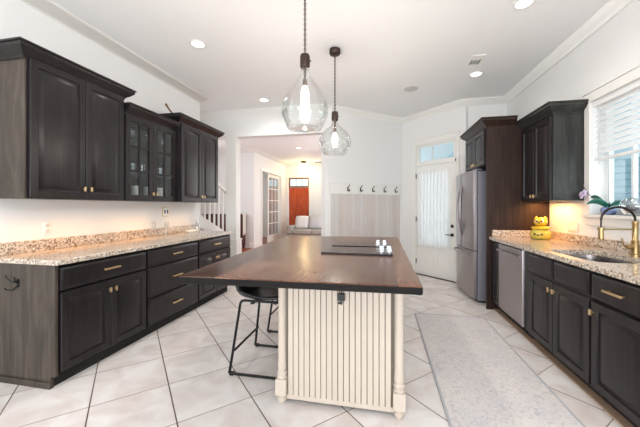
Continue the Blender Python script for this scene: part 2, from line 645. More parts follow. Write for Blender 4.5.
def thing(name, label, cat, loc, rotz=0.0, group=None, local=False, kind=None):
    o = bpy.data.objects.new(name, None)
    o.empty_display_size = 0.1
    COL.objects.link(o)
    o.location = loc
    o.rotation_euler = (0, 0, rotz)
    if label:
        o['label'] = label
    if cat:
        o['category'] = cat
    if group:
        o['group'] = group
    if kind:
        o['kind'] = kind
    OFF[o.name] = (0, 0, 0) if local else tuple(loc)
    return o


def part(name, mb, mat, parent, label=None, **k):
    off = OFF[parent.name]
    o = finish(name, mb, mat, off, **k)
    o.parent = parent
    OFF[o.name] = off
    if label:
        o['label'] = label
    return o


def single(name, mb, mat, label, cat, loc, group=None, local=False, rotz=0.0, **k):
    o = finish(name, mb, mat, (0, 0, 0) if local else loc, **k)
    o.location = loc
    o.rotation_euler = (0, 0, rotz)
    o['label'] = label
    o['category'] = cat
    if group:
        o['group'] = group
    OFF[o.name] = (0, 0, 0) if local else tuple(loc)
    return o


def struct(name, mb, mat, parent=None, loc=(0, 0, 0), rotz=0.0, **k):
    if parent is not None:
        o = finish(name, mb, mat, OFF[parent.name], **k)
        o.parent = parent
        OFF[o.name] = OFF[parent.name]
    else:
        o = finish(name, mb, mat, (0, 0, 0), **k)
        o.location = loc
        o.rotation_euler = (0, 0, rotz)
        o['kind'] = 'structure'
        OFF[o.name] = (0, 0, 0)
    return o


def dup(root, loc, label, rotz=None, group=None):
    r = root.copy()
    COL.objects.link(r)
    r.location = loc
    if rotz is not None:
        r.rotation_euler = (0, 0, rotz)
    r['label'] = label
    if group:
        r['group'] = group
    for ch in list(root.children):
        c = ch.copy()
        COL.objects.link(c)
        c.parent = r
        for g in list(ch.children):
            d = g.copy()
            COL.objects.link(d)
            d.parent = c
    return r


# ------------------------------------------------------------------ room shell
LW, RW, CH = -2.85, 2.0, 3.05          # kitchen left wall, right wall, ceiling height
LEND = 4.32                            # where the left wall stops
HY = 5.10                              # kitchen face of the header
KX, KY = 0.425, 6.245                  # corner of the hook wall and the door wall
EX, EY = -0.951, 5.09                  # free end of the hook wall
ROT_H = R(40)
HLEN = math.hypot(KX - EX, KY - EY)
ROT_D = R(-45)
DLEN = 1.28
BX, BY = KX + DLEN * 0.70711, KY - DLEN * 0.70711

struct('floor', MB().box((-6.4, -3.2, -0.1), (2.2, 6.6, 0.0)), 'tile')
struct('floor', MB().box((-6.4, 5.35, 0.0), (-0.2, 12.1, 0.006)), 'oak_floor')
struct('ceiling', MB().box((-6.4, -3.4, CH), (2.3, 12.2, CH + 0.12)), 'ceiling')
struct('wall_left', MB().box((LW - 0.15, -3.2, 0), (LW, LEND, CH)), 'wall')
# right wall with the window opening
WY0, WY1, WZ0, WZ1 = 2.0, 3.36, 1.215, 2.30
m = MB()
m.box((RW, -3.2, 0), (RW + 0.16, WY0, CH)).box((RW, WY1, 0), (RW + 0.16, BY + 0.1, CH))
m.box((RW, WY0, 0), (RW + 0.16, WY1, WZ0)).box((RW, WY0, WZ1), (RW + 0.16, WY1, CH))
struct('wall_right', m, 'wall')
struct('wall_rear', MB().box((-3.0, -3.35, 0), (-2.6, -3.2, CH)).box((1.8, -3.35, 0), (2.16, -3.2, CH)).box((-2.6, -3.35, 2.7), (1.8, -3.2, CH)), 'wall')
struct('wall_back', MB().box((BX + 0.005, BY, 0), (RW + 0.16, BY + 0.12, CH)), 'wall')
# hook wall (local frame, x along the wall, -y into the kitchen)
struct('wall_hooks', MB().box((0, 0, 0), (HLEN + 0.05, 0.13, CH)), 'wall', loc=(EX, EY, 0), rotz=ROT_H)
# door wall
D0, D1, DTOP = 0.335, 1.145, 2.055
m = MB()
m.box((-0.02, 0, 0), (D0 - 0.03, 0.13, CH)).box((D1 + 0.03, 0, 0), (DLEN + 0.06, 0.13, CH))
m.box((D0 - 0.03, 0, 2.46), (D1 + 0.03, 0.13, CH))
struct('wall_door', m, 'wall', loc=(KX, KY, 0), rotz=ROT_D)
# header across the opening to the living room, with the column under it
struct('wall_header', MB().box((-6.2, HY, 2.575), (EX + 0.12, HY + 0.17, CH)), 'wall')
m = MB()
m.box((-2.83, HY, 0), (-2.62, HY + 0.17, 2.575))
m.box((-2.85, HY - 0.02, 0), (-2.602, HY + 0.19, 0.66))
m.box((-2.858, HY - 0.028, 0.66), (-2.594, HY + 0.198, 0.685))
struct('column', m, 'trim', bevel=0.004)
# living room and stair hall
struct('wall_stairs', MB().box((-6.3, 3.9, 0), (-6.15, 8.7, CH)).box((-6.3, 3.9, 0), (LW - 0.15, 4.0, CH)), 'wall')
struct('wall_passage', MB().box((-6.3, 8.61, 0), (-3.83, 8.75, CH)), 'wall')
FY0, FY1, FTOP = 9.24, 11.15, 2.46
m = MB()
m.box((-3.97, 8.75, 0), (-3.83, FY0, CH)).box((-3.97, FY1, 0), (-3.83, 11.8, CH)).box((-3.97, FY0, FTOP), (-3.83, FY1, CH))
struct('wall_living', m, 'wall')
m = MB()
m.box((-6.0, 8.75, 0), (-5.9, 12.0, CH)).box((-5.9, 11.9, 0), (-3.97, 12.0, CH))
struct('wall_study', m, 'wall')
QX0, QX1 = -3.715, -2.86
m = MB()
m.box((-3.97, 11.8, 0), (QX0 - 0.02, 11.92, CH)).box((QX1 + 0.02, 11.8, 0), (0.0, 11.92, CH)).box((QX0 - 0.02, 11.8, 2.47), (QX1 + 0.02, 11.92, CH))
struct('wall_entry', m, 'wall')
struct('wall_lounge', MB().box((-0.2, 5.9, 0), (-0.08, 12.0, CH)), 'wall')

# crown mouldings
CROWN = [(0, 0), (0, -0.10), (0.012, -0.10), (0.018, -0.085), (0.04, -0.07), (0.062, -0.035), (0.085, -0.02), (0.09, 0)]


def crown(name, path, flip=1):
    struct(name, MB().sweep([(x, y, CH - 0.001) for x, y in path], CROWN, flip=flip), 'trim', smooth=50)


crown('trim_1', [(LW, -3.2), (LW, LEND), (LW - 0.15, LEND)])
crown('trim_2', [(-6.1, HY), (EX + 0.02, HY)])
crown('trim_3', [(EX, EY), (KX, KY), (BX, BY), (RW, BY), (RW, -3.2)])
crown('trim_4', [(-6.1, 8.61), (-3.83, 8.61), (-3.83, 11.8), (-0.2, 11.8)])
BASE = [(0, 0), (0.016, 0), (0.016, 0.14), (0.008, 0.165), (0, 0.17)]


def baseb(name, path):
    struct(name, MB().sweep([(x, y, 0.0065) for x, y in path], BASE), 'trim')


baseb('baseboard_left', [(-3.975, 8.61), (-3.83, 8.61), (-3.83, FY0 - 0.06)])
baseb('baseboard_back', [(-3.83, FY1 + 0.06), (-3.83, 11.8), (QX0 - 0.09, 11.8)])
baseb('baseboard_right', [(QX1 + 0.09, 11.8), (-0.2, 11.8)])
struct('floor_shade_strip', MB().box((1.385, 1.82, 0.0), (1.445, 4.10, 0.012)), 'tan_strip')  # tan colour stands for the shaded tile under the cabinet overhang

# ------------------------------------------------------------------ cabinet helpers
LF = lambda x: (lambda u, v, wv: (x + wv, u, v))     # left run: fronts face +X
RF = lambda x: (lambda u, v, wv: (x - wv, u, v))     # right run: fronts face -X
DOOR_P = [(0, 0), (0, 0.018), (0.004, 0.022), (0.052, 0.022), (0.056, 0.010), (0.066, 0.006), (0.090, 0.019), (0.1, 0.0205)]
DRAW_P = [(0, 0), (0, 0.014), (0.008, 0.020), (0.020, 0.023), (0.026, 0.023)]


def knob(parent, f, u, v, size=0.03):
    m = MB()
    m.box((u - 0.005, v - 0.005, 0.018), (u + 0.005, v + 0.005, 0.035), f)
    m.box((u - 0.008, v - size / 2 - 0.004, 0.033), (u + 0.008, v + size / 2 + 0.004, 0.047), f)
    part('knob', m, 'brass', parent, label='brass T-shaped knob', bevel=0.002)


def bar(parent, f, u, v, L=0.15):
    m = MB()
    for s in (-1, 1):
        m.box((u + s * L * 0.36 - 0.005, v - 0.005, 0.018), (u + s * L * 0.36 + 0.005, v + 0.005, 0.045), f)
    m.box((u - L / 2, v - 0.007, 0.042), (u + L / 2, v + 0.007, 0.055), f)
    part('bar_handle', m, 'brass', parent, label='brass bar handle', bevel=0.002)


def door(root, f, u0, u1, v0, v1, kn=None, mat='cabinet'):
    d = part('door', MB().panel(u0, u1, v0, v1, f, DOOR_P), mat, root)
    if kn:
        knob(d, f, *kn)
    return d


def drawer(root, f, u0, u1, v0, v1, L=0.15, handle=True):
    d = part('drawer', MB().panel(u0, u1, v0, v1, f, DRAW_P), 'cabinet', root)
    if handle:
        bar(d, f, (u0 + u1) / 2, (v0 + v1) / 2 + 0.005, L)
    return d


CABCROWN = [(0, 0.0), (0.010, 0.0), (0.014, 0.012), (0.022, 0.022), (0.040, 0.034), (0.062, 0.058), (0.072, 0.066), (0.072, 0.088), (0.082, 0.092), (0.082, 0.104), (0, 0.104)]

# ------------------------------------------------------------------ left base cabinets
FX = -2.256                            # face frame; doors stand 21 mm proud
f = LF(FX)
C0, C1, C2, C3 = 1.69, 2.522, 3.360, 4.185


def base_carcass(root, y0, y1, x_back, x_face, toe):
    s = 1 if x_face > x_back else -1
    m = MB()
    m.box((min(x_back, x_face), y0, 0.105), (max(x_back, x_face), y1, 0.875))
    part('carcass', m, 'cabinet_frame', root)
    xt = x_face - s * toe
    part('toe_kick', MB().box((min(x_back, xt), y0 + 0.001, 0), (max(x_back, xt), y1 - 0.001, 0.105)), 'gap_dark', root)


r = thing('base_cabinet', 'dark base cabinet with grey-brown end panel, one wide drawer over two doors', 'cabinet', (-2.55, 2.1, 0), group='dark base cabinets along the left wall')
base_carcass(r, C0 + 0.02, C1, LW + 0.003, FX, 0.04)
m = MB()
m.box((LW + 0.003, C0, 0.085), (FX + 0.008, C0 + 0.019, 0.875))
m.box((LW + 0.003, C0, 0.0), (FX - 0.03, C0 + 0.019, 0.085))
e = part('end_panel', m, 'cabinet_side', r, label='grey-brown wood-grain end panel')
part('base_strip', MB().box((LW + 0.003, C0 - 0.012, 0.0), (FX - 0.025, C0 - 0.0005, 0.045)), 'cabinet_side', r, bevel=0.004)
drawer(r, f, C0 + 0.032, C1 - 0.012, 0.690, 0.850)
um = 2.126
door(r, f, C0 + 0.032, um - 0.003, 0.108, 0.668, (um - 0.022, 0.592))
door(r, f, um + 0.003, C1 - 0.012, 0.108, 0.668, (um + 0.032, 0.592))

r = thing('base_cabinet', 'dark base cabinet of three stacked drawers between two door cabinets', 'cabinet', (-2.55, 2.94, 0), group='dark base cabinets along the left wall')
base_carcass(r, C1 + 0.001, C2, LW + 0.003, FX, 0.04)
for z0, z1 in ((0.690, 0.850), (0.383, 0.672), (0.108, 0.365)):
    drawer(r, f, C1 + 0.012, C2 - 0.012, z0, z1)

r = thing('base_cabinet', 'dark base cabinet with drawer and two doors at the far end by the staircase', 'cabinet', (-2.55, 3.77, 0), group='dark base cabinets along the left wall')
base_carcass(r, C2 + 0.001, C3, LW + 0.003, FX, 0.04)
drawer(r, f, C2 + 0.012, C3 - 0.016, 0.690, 0.850)
um = (C2 + C3) / 2
door(r, f, C2 + 0.012, um - 0.003, 0.108, 0.668, (um - 0.022, 0.592))
door(r, f, um + 0.003, C3 - 0.016, 0.108, 0.668, (um + 0.032, 0.592))

# left countertop
r = thing('countertop', 'speckled beige granite countertop with backsplash on the left cabinets', 'countertop', (-2.53, 2.9, 0.8765), group='granite countertops')
part('slab', MB().box((LW + 0.003, C0 - 0.022, 0.8765), (-2.207, C3 + 0.02, 0.914)), 'granite', r, bevel=0.006)
part('backsplash', MB().box((LW + 0.003, C0 - 0.022, 0.9145), (LW + 0.024, 4.25, 1.010)), 'granite', r, bevel=0.003)

# ------------------------------------------------------------------ left wall cabinets
UB = 1.35


def upper(root, f, y0, y1, x_face, zt, side=None, side_mat='cabinet', hollow=False):
    if not hollow:
        part('carcass', MB().box((min(LW + 0.003, x_face), y0 + (0.012 if side else 0), UB), (x_face, y1, zt)), 'cabinet', root)
    if side:
        part('end_panel', MB().box((LW + 0.003, y0, UB), (x_face, y0 + 0.0115, zt)), side_mat, root, label='grey-brown wood-grain end panel')


UX = -2.541
f = LF(UX)
r = thing('wall_cabinet', 'tall dark two-door wall cabinet nearest the camera, with pale end panel', 'cabinet', (-2.69, 2.13, UB), group='dark wall cabinets on the left wall')
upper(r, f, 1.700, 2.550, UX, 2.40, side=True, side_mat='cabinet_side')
door(r, f, 1.722, 2.142, UB + 0.006, 2.385, (2.122, 1.440))
door(r, f, 2.148, 2.543, UB + 0.006, 2.385, (2.182, 1.440))
part('crown_moulding', MB().sweep([(LW + 0.004, 1.70, 2.368), (UX, 1.70, 2.368), (UX, 2.55, 2.368), (LW + 0.004, 2.55, 2.368)], CABCROWN), 'cabinet', r)

# glass-door cabinet
G0, G1, GT = 2.556, 3.318, 2.235
r = thing('wall_cabinet', 'dark wall cabinet with two glass-paned doors holding glassware', 'cabinet', (-2.69, 2.94, UB), group='dark wall cabinets on the left wall')
m = MB()
m.box((LW + 0.003, G0, UB), (UX, G0 + 0.018, GT)).box((LW + 0.003, G1 - 0.018, UB), (UX, G1, GT))
m.box((LW + 0.003, G0 + 0.018, UB), (UX, G1 - 0.018, UB + 0.018)).box((LW + 0.003, G0 + 0.018, GT - 0.018), (UX, G1 - 0.018, GT))
part('carcass', m, 'cabinet', r)
part('back_panel', MB().box((LW + 0.003, G0 + 0.018, UB + 0.018), (LW + 0.010, G1 - 0.018, GT - 0.018)), 'cabinet_inside', r)
SHZ = (1.645, 1.935)
for z in SHZ:
    part('shelf', MB().box((LW + 0.0105, G0 + 0.0185, z - 0.009), (UX - 0.03, G1 - 0.0185, z + 0.009)), 'cabinet_inside', r)
gm = (G0 + G1) / 2
for (a, b, ku) in ((G0 + 0.006, gm - 0.003, gm - 0.020), (gm + 0.003, G1 - 0.006, gm + 0.034)):
    m = MB()
    z0, z1 = UB + 0.006, GT - 0.008
    fr = 0.055
    m.box((a, z0, 0.001), (a + fr, z1, 0.021), f).box((b - fr, z0, 0.001), (b, z1, 0.021), f)
    m.box((a + fr, z0, 0.001), (b - fr, z0 + fr, 0.021), f).box((a + fr, z1 - fr, 0.001), (b - fr, z1, 0.021), f)
    c = (a + b) / 2
    m.box((c - 0.010, z0 + fr, 0.004), (c + 0.010, z1 - fr, 0.019), f)
    for k in (1, 2):
        zz = z0 + fr + (z1 - z0 - 2 * fr) * k / 3
        m.box((a + fr, zz - 0.010, 0.0045), (b - fr, zz + 0.010, 0.0185), f)
    d = part('door', m, 'cabinet', r, label='door with six glass panes', bevel=0.002)
    part('glass_pane', MB().box((a + fr, z0 + fr, 0.008), (b - fr, z1 - fr, 0.0105), f), 'cab_pane', d)
    knob(d, f, ku, 1.430)
part('crown_moulding', MB().sweep([(UX, G0, GT - 0.002), (UX, G1 - 0.001, GT - 0.002)], CABCROWN), 'cabinet', r)
part('top_board', MB().box((LW + 0.003, G0, GT), (UX, G1, GT + 0.018)), 'cabinet', r)

UX3 = -2.481
f = LF(UX3)
r = thing('wall_cabinet', 'dark two-door wall cabinet at the far end by the stairs, set forward', 'cabinet', (-2.66, 3.77, UB), group='dark wall cabinets on the left wall')
upper(r, f, 3.322, 4.210, UX3, 2.37)
door(r, f, 3.345, 3.775, UB + 0.006, 2.340, (3.756, 1.425))
door(r, f, 3.781, 4.203, UB + 0.006, 2.340, (3.814, 1.425))
part('crown_moulding', MB().sweep([(LW + 0.004, 3.322, 2.338), (UX3, 3.322, 2.338), (UX3, 4.21, 2.338), (LW + 0.004, 4.21, 2.338)], CABCROWN), 'cabinet', r)

# glasses behind the panes
def wine_glass(x, y, z, s=1.0):
    m = MB()
    prof = [(0.032, 0), (0.030, 0.003), (0.004, 0.008), (0.004, 0.075), (0.020, 0.085), (0.036, 0.11), (0.038, 0.14), (0.031, 0.175)]
    m.lathe([(a * s, b * s) for a, b in prof], (x, y, z), 14, cap1=False)
    return m


src = {}
for k in range(6):
    y = G0 + 0.09 + k * (G1 - G0 - 0.18) / 5
    z = 1.9445
    if k == 0:
        g0 = single('wine_glass', wine_glass(-2.66, y, z), 'tumbler', 'clear stemmed glass on the top shelf behind the glass doors', 'glass', (-2.66, y, z), group='stemmed glasses on the top cabinet shelf')
    else:
        g = g0.copy()
        COL.objects.link(g)
        g.location = (-2.66 + 0.02 * (k % 2), y, z)
for k in range(5):
    y = G0 + 0.10 + k * (G1 - G0 - 0.20) / 4
    z = 1.6545
    if k == 0:
        m = MB().lathe([(0.028, 0), (0.034, 0.10), (0.035, 0.11), (0.032, 0.11), (0.026, 0.006)], (-2.67, y, z), 16)
        t0 = single('tumbler', m, 'tumbler', 'clear tumbler on the middle shelf behind the glass doors', 'glass', (-2.67, y, z), group='tumblers on the middle cabinet shelf')
    else:
        g = t0.copy()
        COL.objects.link(g)
        g.location = (-2.67, y, z)
for k in range(4):
    y = G0 + 0.12 + k * (G1 - G0 - 0.24) / 3
    z = 1.3685
    if k == 0:
        m = MB().lathe([(0.036, 0), (0.046, 0.02), (0.048, 0.15), (0.045, 0.15), (0.042, 0.02), (0.03, 0.008)], (-2.67, y, z), 18)
        t1 = single('canister', m, 'ceramic_white', 'white canister on the bottom shelf behind the glass doors', 'canister', (-2.67, y, z), group='white canisters on the bottom cabinet shelf')
    else:
        g = t1.copy()
        COL.objects.link(g)
        g.location = (-2.67, y, z)

# ------------------------------------------------------------------ right base run
RX = 1.376
f = RF(RX)
E0, E1, E2, E3, E4 = 1.83, 2.298, 3.150, 3.248, 3.853
RB = RW - 0.003
r = thing('base_cabinet', 'dark base cabinet at lower right edge with bar-handled drawer over one door', 'cabinet', (1.68, 2.06, 0), group='dark base cabinets along the right wall')
base_carcass(r, E0, E1, RB, RX, 0.07)
drawer(r, f, E0 + 0.012, E1 - 0.010, 0.690, 0.850, 0.15)
door(r, f, E0 + 0.012, E1 - 0.010, 0.105, 0.668, (E1 - 0.034, 0.60))
r = thing('base_cabinet', 'dark sink base cabinet with two blank drawer fronts above two doors', 'cabinet', (1.68, 2.72, 0), group='dark base cabinets along the right wall')
m = MB()   # hollow so that the bowl hangs inside
m.box((RX, E1 + 0.001, 0.105), (RX + 0.02, E2, 0.875)).box((RX + 0.02, E1 + 0.001, 0.105), (RB, E1 + 0.019, 0.875)).box((RX + 0.02, E2 - 0.018, 0.105), (RB, E2, 0.875)).box((RX + 0.02, E1 + 0.019, 0.105), (RB, E2 - 0.018, 0.125))
part('carcass', m, 'cabinet', r)
part('toe_kick', MB().box((RX + 0.07, E1 + 0.002, 0), (RB, E2 - 0.001, 0.105)), 'gap_dark', r)
um = 2.735
drawer(r, f, E1 + 0.012, um - 0.008, 0.700, 0.850, handle=False)
drawer(r, f, um + 0.008, E2 - 0.012, 0.700, 0.850, handle=False)
door(r, f, E1 + 0.012, um - 0.003, 0.105, 0.672, (um - 0.032, 0.61))
door(r, f, um + 0.003, E2 - 0.012, 0.105, 0.672, (um + 0.032, 0.61))
# stile between sink base and dishwasher
single('filler_panel', MB().box((RX - 0.002, E2 + 0.001, 0.105), (RB, E3 - 0.004, 0.875)).box((RX + 0.07, E2 + 0.001, 0.0), (RB, E3 - 0.004, 0.105)), 'cabinet', 'narrow dark upright panel between sink cabinet and dishwasher', 'panel', (1.68, 3.2, 0))
# dishwasher
r = thing('dishwasher', 'stainless steel built-in dishwasher under the right granite countertop', 'dishwasher', (1.65, 3.55, 0))
part('tub', MB().box((RX + 0.005, E3, 0.10), (RB - 0.05, E4 - 0.004, 0.868)), 'gap_dark', r)
part('front_door', MB().panel(E3 + 0.004, E4 - 0.008, 0.115, 0.862, f, [(0, -0.004), (0, 0.022), (0.004, 0.027), (0.02, 0.029)]), 'steel', r)
part('kick_plate', MB().box((RX + 0.06, E3, 0.0), (RB - 0.05, E4 - 0.004, 0.099)), 'gap_dark', r)
m = MB()
for u in (E3 + 0.05, E4 - 0.055):
    m.box((u - 0.008, 0.782, 0.027), (u + 0.008, 0.802, 0.058), f)
m.tube([f(E3 + 0.035, 0.792, 0.058), f(E4 - 0.04, 0.792, 0.058)], 0.011, 10)
part('handle', m, 'steel', r)
# narrow filler door next to the fridge enclosure
r = thing('narrow_cabinet', 'narrow dark pull-out cabinet between dishwasher and refrigerator panel', 'cabinet', (1.68, 3.97, 0))
base_carcass(r, E4 + 0.001, 4.098, RB, RX, 0.07)
part('door', MB().panel(E4 + 0.008, 4.094, 0.108, 0.862, f, [(0, 0), (0, 0.018), (0.004, 0.021), (0.05, 0.021), (0.056, 0.012), (0.06, 0.012)]), 'cabinet', r)

# right countertop with sink cut-out
SCX, SCY, SHX, SHY = 1.612, 2.66, 0.200, 0.32
CX0, CX1, CY0, CY1 = 1.330, RB, 1.80, 4.097
r = thing('countertop', 'speckled beige granite countertop holding the sink on the right cabinets', 'countertop', (1.66, 2.9, 0.8765), group='granite countertops')
angs = sorted([2 * math.pi * i / 72 for i in range(72)] + [math.atan2(y - SCY, x - SCX) % (2 * math.pi) for x in (CX0, CX1) for y in (CY0, CY1)])


def rect_pt(a):
    c, s = math.cos(a), math.sin(a)
    ts = []
    if c > 1e-9:
        ts.append((CX1 - SCX) / c)
    if c < -1e-9:
        ts.append((CX0 - SCX) / c)
    if s > 1e-9:
        ts.append((CY1 - SCY) / s)
    if s < -1e-9:
        ts.append((CY0 - SCY) / s)
    t = min(ts)
    return SCX + c * t, SCY + s * t


def bowl_pt(a, k=1.0, e=5.0):
    c, s = math.cos(a), math.sin(a)
    rr = (abs(c / SHX) ** e + abs(s / SHY) ** e) ** (-1 / e)
    return SCX + c * rr * k, SCY + s * rr * k


o_ = [rect_pt(a) for a in angs]
i_ = [bowl_pt(a) for a in angs]
m = MB()
z0, z1 = 0.8765, 0.914
m.rings([[(x, y, z1) for x, y in i_], [(x, y, z1) for x, y in o_], [(x, y, z0) for x, y in o_], [(x, y, z0) for x, y in i_], [(x, y, z1) for x, y in i_]], cap0=False, cap1=False)
part('slab', m, 'granite', r, smooth=30)
part('backsplash', MB().box((RW - 0.024, CY0, 0.9145), (RB, CY1 - 0.021, 0.998)), 'granite', r, bevel=0.003)
part('side_splash', MB().box((1.36, CY1 - 0.0205, 0.9145), (RB, CY1, 0.998)), 'granite', r, bevel=0.003)
# sink
r = thing('sink', 'stainless steel undermount sink set in the right granite countertop', 'sink', (SCX, SCY, 0.68))
m = MB()
prof = [(1.04, 0.8755), (1.0, 0.8755), (0.985, 0.84), (0.97, 0.72), (0.93, 0.69), (0.80, 0.68)]
m.rings([[(*bowl_pt(a, k), z) for a in angs] for k, z in prof], cap0=False, cap1=True)
part('bowl', m, 'steel_sink', r, smooth=60)
part('drain', MB().lathe([(0.045, 0.681), (0.045, 0.686), (0.03, 0.686), (0.02, 0.683)], (SCX + 0.03, SCY, 0), 20), 'chrome', r)

# faucet
fx, fy = 1.872, 2.675
r = thing('faucet', 'tall gold kitchen faucet with black coiled spring hose behind the sink', 'faucet', (fx, fy, 0.9145))
part('body', MB().lathe([(0.030, 0.9145), (0.030, 0.93), (0.024, 0.935), (0.022, 1.02), (0.024, 1.03), (0.018, 1.04), (0.018, 1.155), (0.020, 1.16), (0.020, 1.178)], (fx, fy, 0), 20), 'gold', r)
arc = []
for k in range(19):
    a = math.pi * k / 18
    arc.append((fx - 0.110 + 0.110 * math.cos(a), fy, 1.185 + 0.100 * math.sin(a)))
hose = [(fx, fy, 1.16)] + arc + [(fx - 0.220, fy, 1.11)]
part('hose', MB().tube(hose, 0.0058, 8), 'black_plastic', r)
sp = MB()
path = [Vector(p) for p in hose[:-1]]
hx = []
nturn = 60
for k in range(nturn * 7 + 1):
    q = k / (nturn * 7) * (len(path) - 1)
    i0 = min(int(q), len(path) - 2)
    c = path[i0].lerp(path[i0 + 1], q - i0)
    d = (path[i0 + 1] - path[i0]).normalized()
    n1 = Vector((0, 1, 0))
    n2 = d.cross(n1)
    a = 2 * math.pi * k / 7
    hx.append(c + (n1 * math.cos(a) + n2 * math.sin(a)) * 0.0078)
sp.tube(hx, 0.0016, 5)
part('spring', sp, 'bronze', r)
part('spray_head', MB().lathe([(0.011, 1.035), (0.017, 1.04), (0.018, 1.08), (0.015, 1.10), (0.014, 1.125)], (fx - 0.220, fy, 0), 16), 'gold', r)
m = MB().tube([(fx, fy, 1.117), (fx - 0.21, fy, 1.117)], 0.006, 8)
m.lathe([(0.0215, 1.105), (0.0215, 1.13)], (fx - 0.220, fy, 0), 16)
part('support_arm', m, 'gold', r)
m = MB().tube([(fx, fy, 0.985), (fx - 0.055, fy - 0.0, 0.985)], 0.018, 12)
m.tube([(fx - 0.05, fy, 0.985), (fx - 0.075, fy, 0.995), (fx - 0.085, fy, 1.05)], 0.006, 8)
part('lever', m, 'gold', r)

# ------------------------------------------------------------------ right wall cabinet
VX = 1.711
f = RF(VX)
r = thing('wall_cabinet', 'dark two-door wall cabinet on the right wall beside the window', 'cabinet', (1.86, 3.78, UB), group='dark wall cabinets on the right wall')
V0, V1 = 3.447, 4.097
part('carcass', MB().box((VX, V0 + 0.012, UB), (RB, V1, 2.25)), 'cabinet', r)
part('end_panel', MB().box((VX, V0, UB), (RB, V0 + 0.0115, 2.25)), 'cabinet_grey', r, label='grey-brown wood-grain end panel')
door(r, f, V0 + 0.014, 3.796, UB + 0.006, 2.215, (3.768, 1.405))
door(r, f, 3.802, V1 - 0.010, UB + 0.006, 2.215, (3.830, 1.405))
part('crown_moulding', MB().sweep([(RB, V0, 2.230), (VX, V0, 2.230), (VX, V1, 2.230)], CABCROWN, flip=-1), 'cabinet_grey', r)

# fridge enclosure
r = thing('fridge_cabinet', 'tall dark refrigerator enclosure with side panel and two-door cabinet on top', 'cabinet', (1.65, 4.6, 0))
PX = 1.30
part('side_panel', MB().box((PX, 4.100, 0), (RB, 4.122, 2.35)), 'cabinet_panel', r, label='plain dark brown side panel')
part('carcass', MB().box((PX, 4.1225, 1.815), (RB, 4.98, 2.35)), 'cabinet', r)
part('far_panel', MB().box((1.36, 5.275, 0), (RB, 5.295, 1.0)), 'cabinet_panel', r)
f = RF(PX)
door(r, f, 4.150, 4.555, 1.825, 2.275, (4.527, 1.865))
door(r, f, 4.561, 4.97, 1.825, 2.275, (4.589, 1.865))
part('crown_moulding', MB().sweep([(1.622, 4.10, 2.290), (PX, 4.10, 2.290), (PX, 4.98, 2.290), (RB, 4.98, 2.290)], CABCROWN, flip=-1), 'cabinet_panel', r)

# fridge
r = thing('refrigerator', 'stainless steel refrigerator with two upper doors and a bottom freezer drawer', 'refrigerator', (1.6, 4.79, 0))
F0, F1 = 4.335, 5.245
part('body', MB().box((1.265, F0, 0.03), (1.93, F1, 1.765)), 'fridge_side', r, bevel=0.004)
part('base_grille', MB().box((1.28, F0 + 0.02, 0.0), (1.90, F1 - 0.02, 0.03)), 'black_plastic', r)


def curved_front(y0, y1, z0, z1, x0=1.258, bulge=0.03):
    m = MB()
    N = 14
    front, back = [], []
    for i in range(N + 1):
        y = y0 + (y1 - y0) * i / N
        t = (y - (F0 + F1) / 2) / ((F1 - F0) / 2)
        e = min(i, N - i) / N
        rnd = 0.012 * (1 - min(1, e * 8)) ** 2
        front.append((1.205 - bulge * (1 - t * t) + rnd, y))
        back.append((x0, y))
    loop = front + back[::-1]
    m.rings([[(x, y, z0) for x, y in loop], [(x, y, z1) for x, y in loop]])
    return m


ym = (F0 + F1) / 2
for (a, b, sgn) in ((F0, ym - 0.003, -1), (ym + 0.003, F1, 1)):
    d = part('door', curved_front(a, b, 0.700, 1.775), 'steel', r, bevel=0.003)
    m = MB()
    pts = []
    for k in range(13):
        t = k / 12
        pts.append((1.180 - 0.045 * math.sin(math.pi * t) ** 0.6, ym + sgn * (0.022 + 0.060 * math.sin(math.pi * t)), 0.86 + 0.74 * t))
    m.tube(pts, 0.013, 10)
    part('handle', m, 'steel', d, label='curved metal handle')
d = part('freezer_drawer', curved_front(F0, F1, 0.055, 0.688), 'steel', r, bevel=0.003)
pts = [(1.185 - 0.05 * min(1, 4 * min(k, 12 - k) / 12) - 0.02 * math.sin(math.pi * k / 12), F0 + 0.08 + (F1 - F0 - 0.16) * k / 12, 0.635) for k in range(13)]
part('handle', MB().tube(pts, 0.013, 10), 'steel', d)
for y in (F0 + 0.06, F1 - 0.06):
    part('hinge_cover', MB().box((1.23, y - 0.04, 1.7765), (1.33, y + 0.04, 1.795)), 'fridge_side', r, bevel=0.004)

# ------------------------------------------------------------------ kitchen window and blind
r = thing('window_1', None, None, (RW, (WY0 + WY1) / 2, WZ0), kind='structure')
m = MB()
cw = 0.078
for y0, y1 in ((WY1, WY1 + cw), (WY0 - cw, WY0)):
    m.box((RW - 0.022, y0, WZ0 - 0.02), (RW - 0.0005, y1, WZ1))
m.box((RW - 0.024, WY0 - cw, WZ1), (RW - 0.0005, WY1 + cw, WZ1 + 0.085))
m.box((RW - 0.034, WY0 - cw - 0.01, WZ1 + 0.085), (RW - 0.0005, WY1 + cw + 0.01, WZ1 + 0.105))
part('window_casing', m, 'trim', r, bevel=0.003)
m = MB()
m.box((RW - 0.045, WY0 - cw - 0.01, WZ0 - 0.03), (RW + 0.12, WY1 + cw + 0.01, WZ0))
m.box((RW - 0.020, WY0 - cw, WZ0 - 0.105), (RW - 0.0005, WY1 + cw, WZ0 - 0.031))
part('window_sill', m, 'trim', r, bevel=0.003)
m = MB()
gx0, gx1 = RW + 0.105, RW + 0.15
m.box((gx0, WY1 - 0.05, WZ0), (gx1, WY1, WZ1)).box((gx0, WY0, WZ0), (gx1, WY0 + 0.05, WZ1))
m.box((gx0, WY0 + 0.05, WZ0), (gx1, WY1 - 0.05, WZ0 + 0.05)).box((gx0, WY0 + 0.05, WZ1 - 0.05), (gx1, WY1 - 0.05, WZ1))
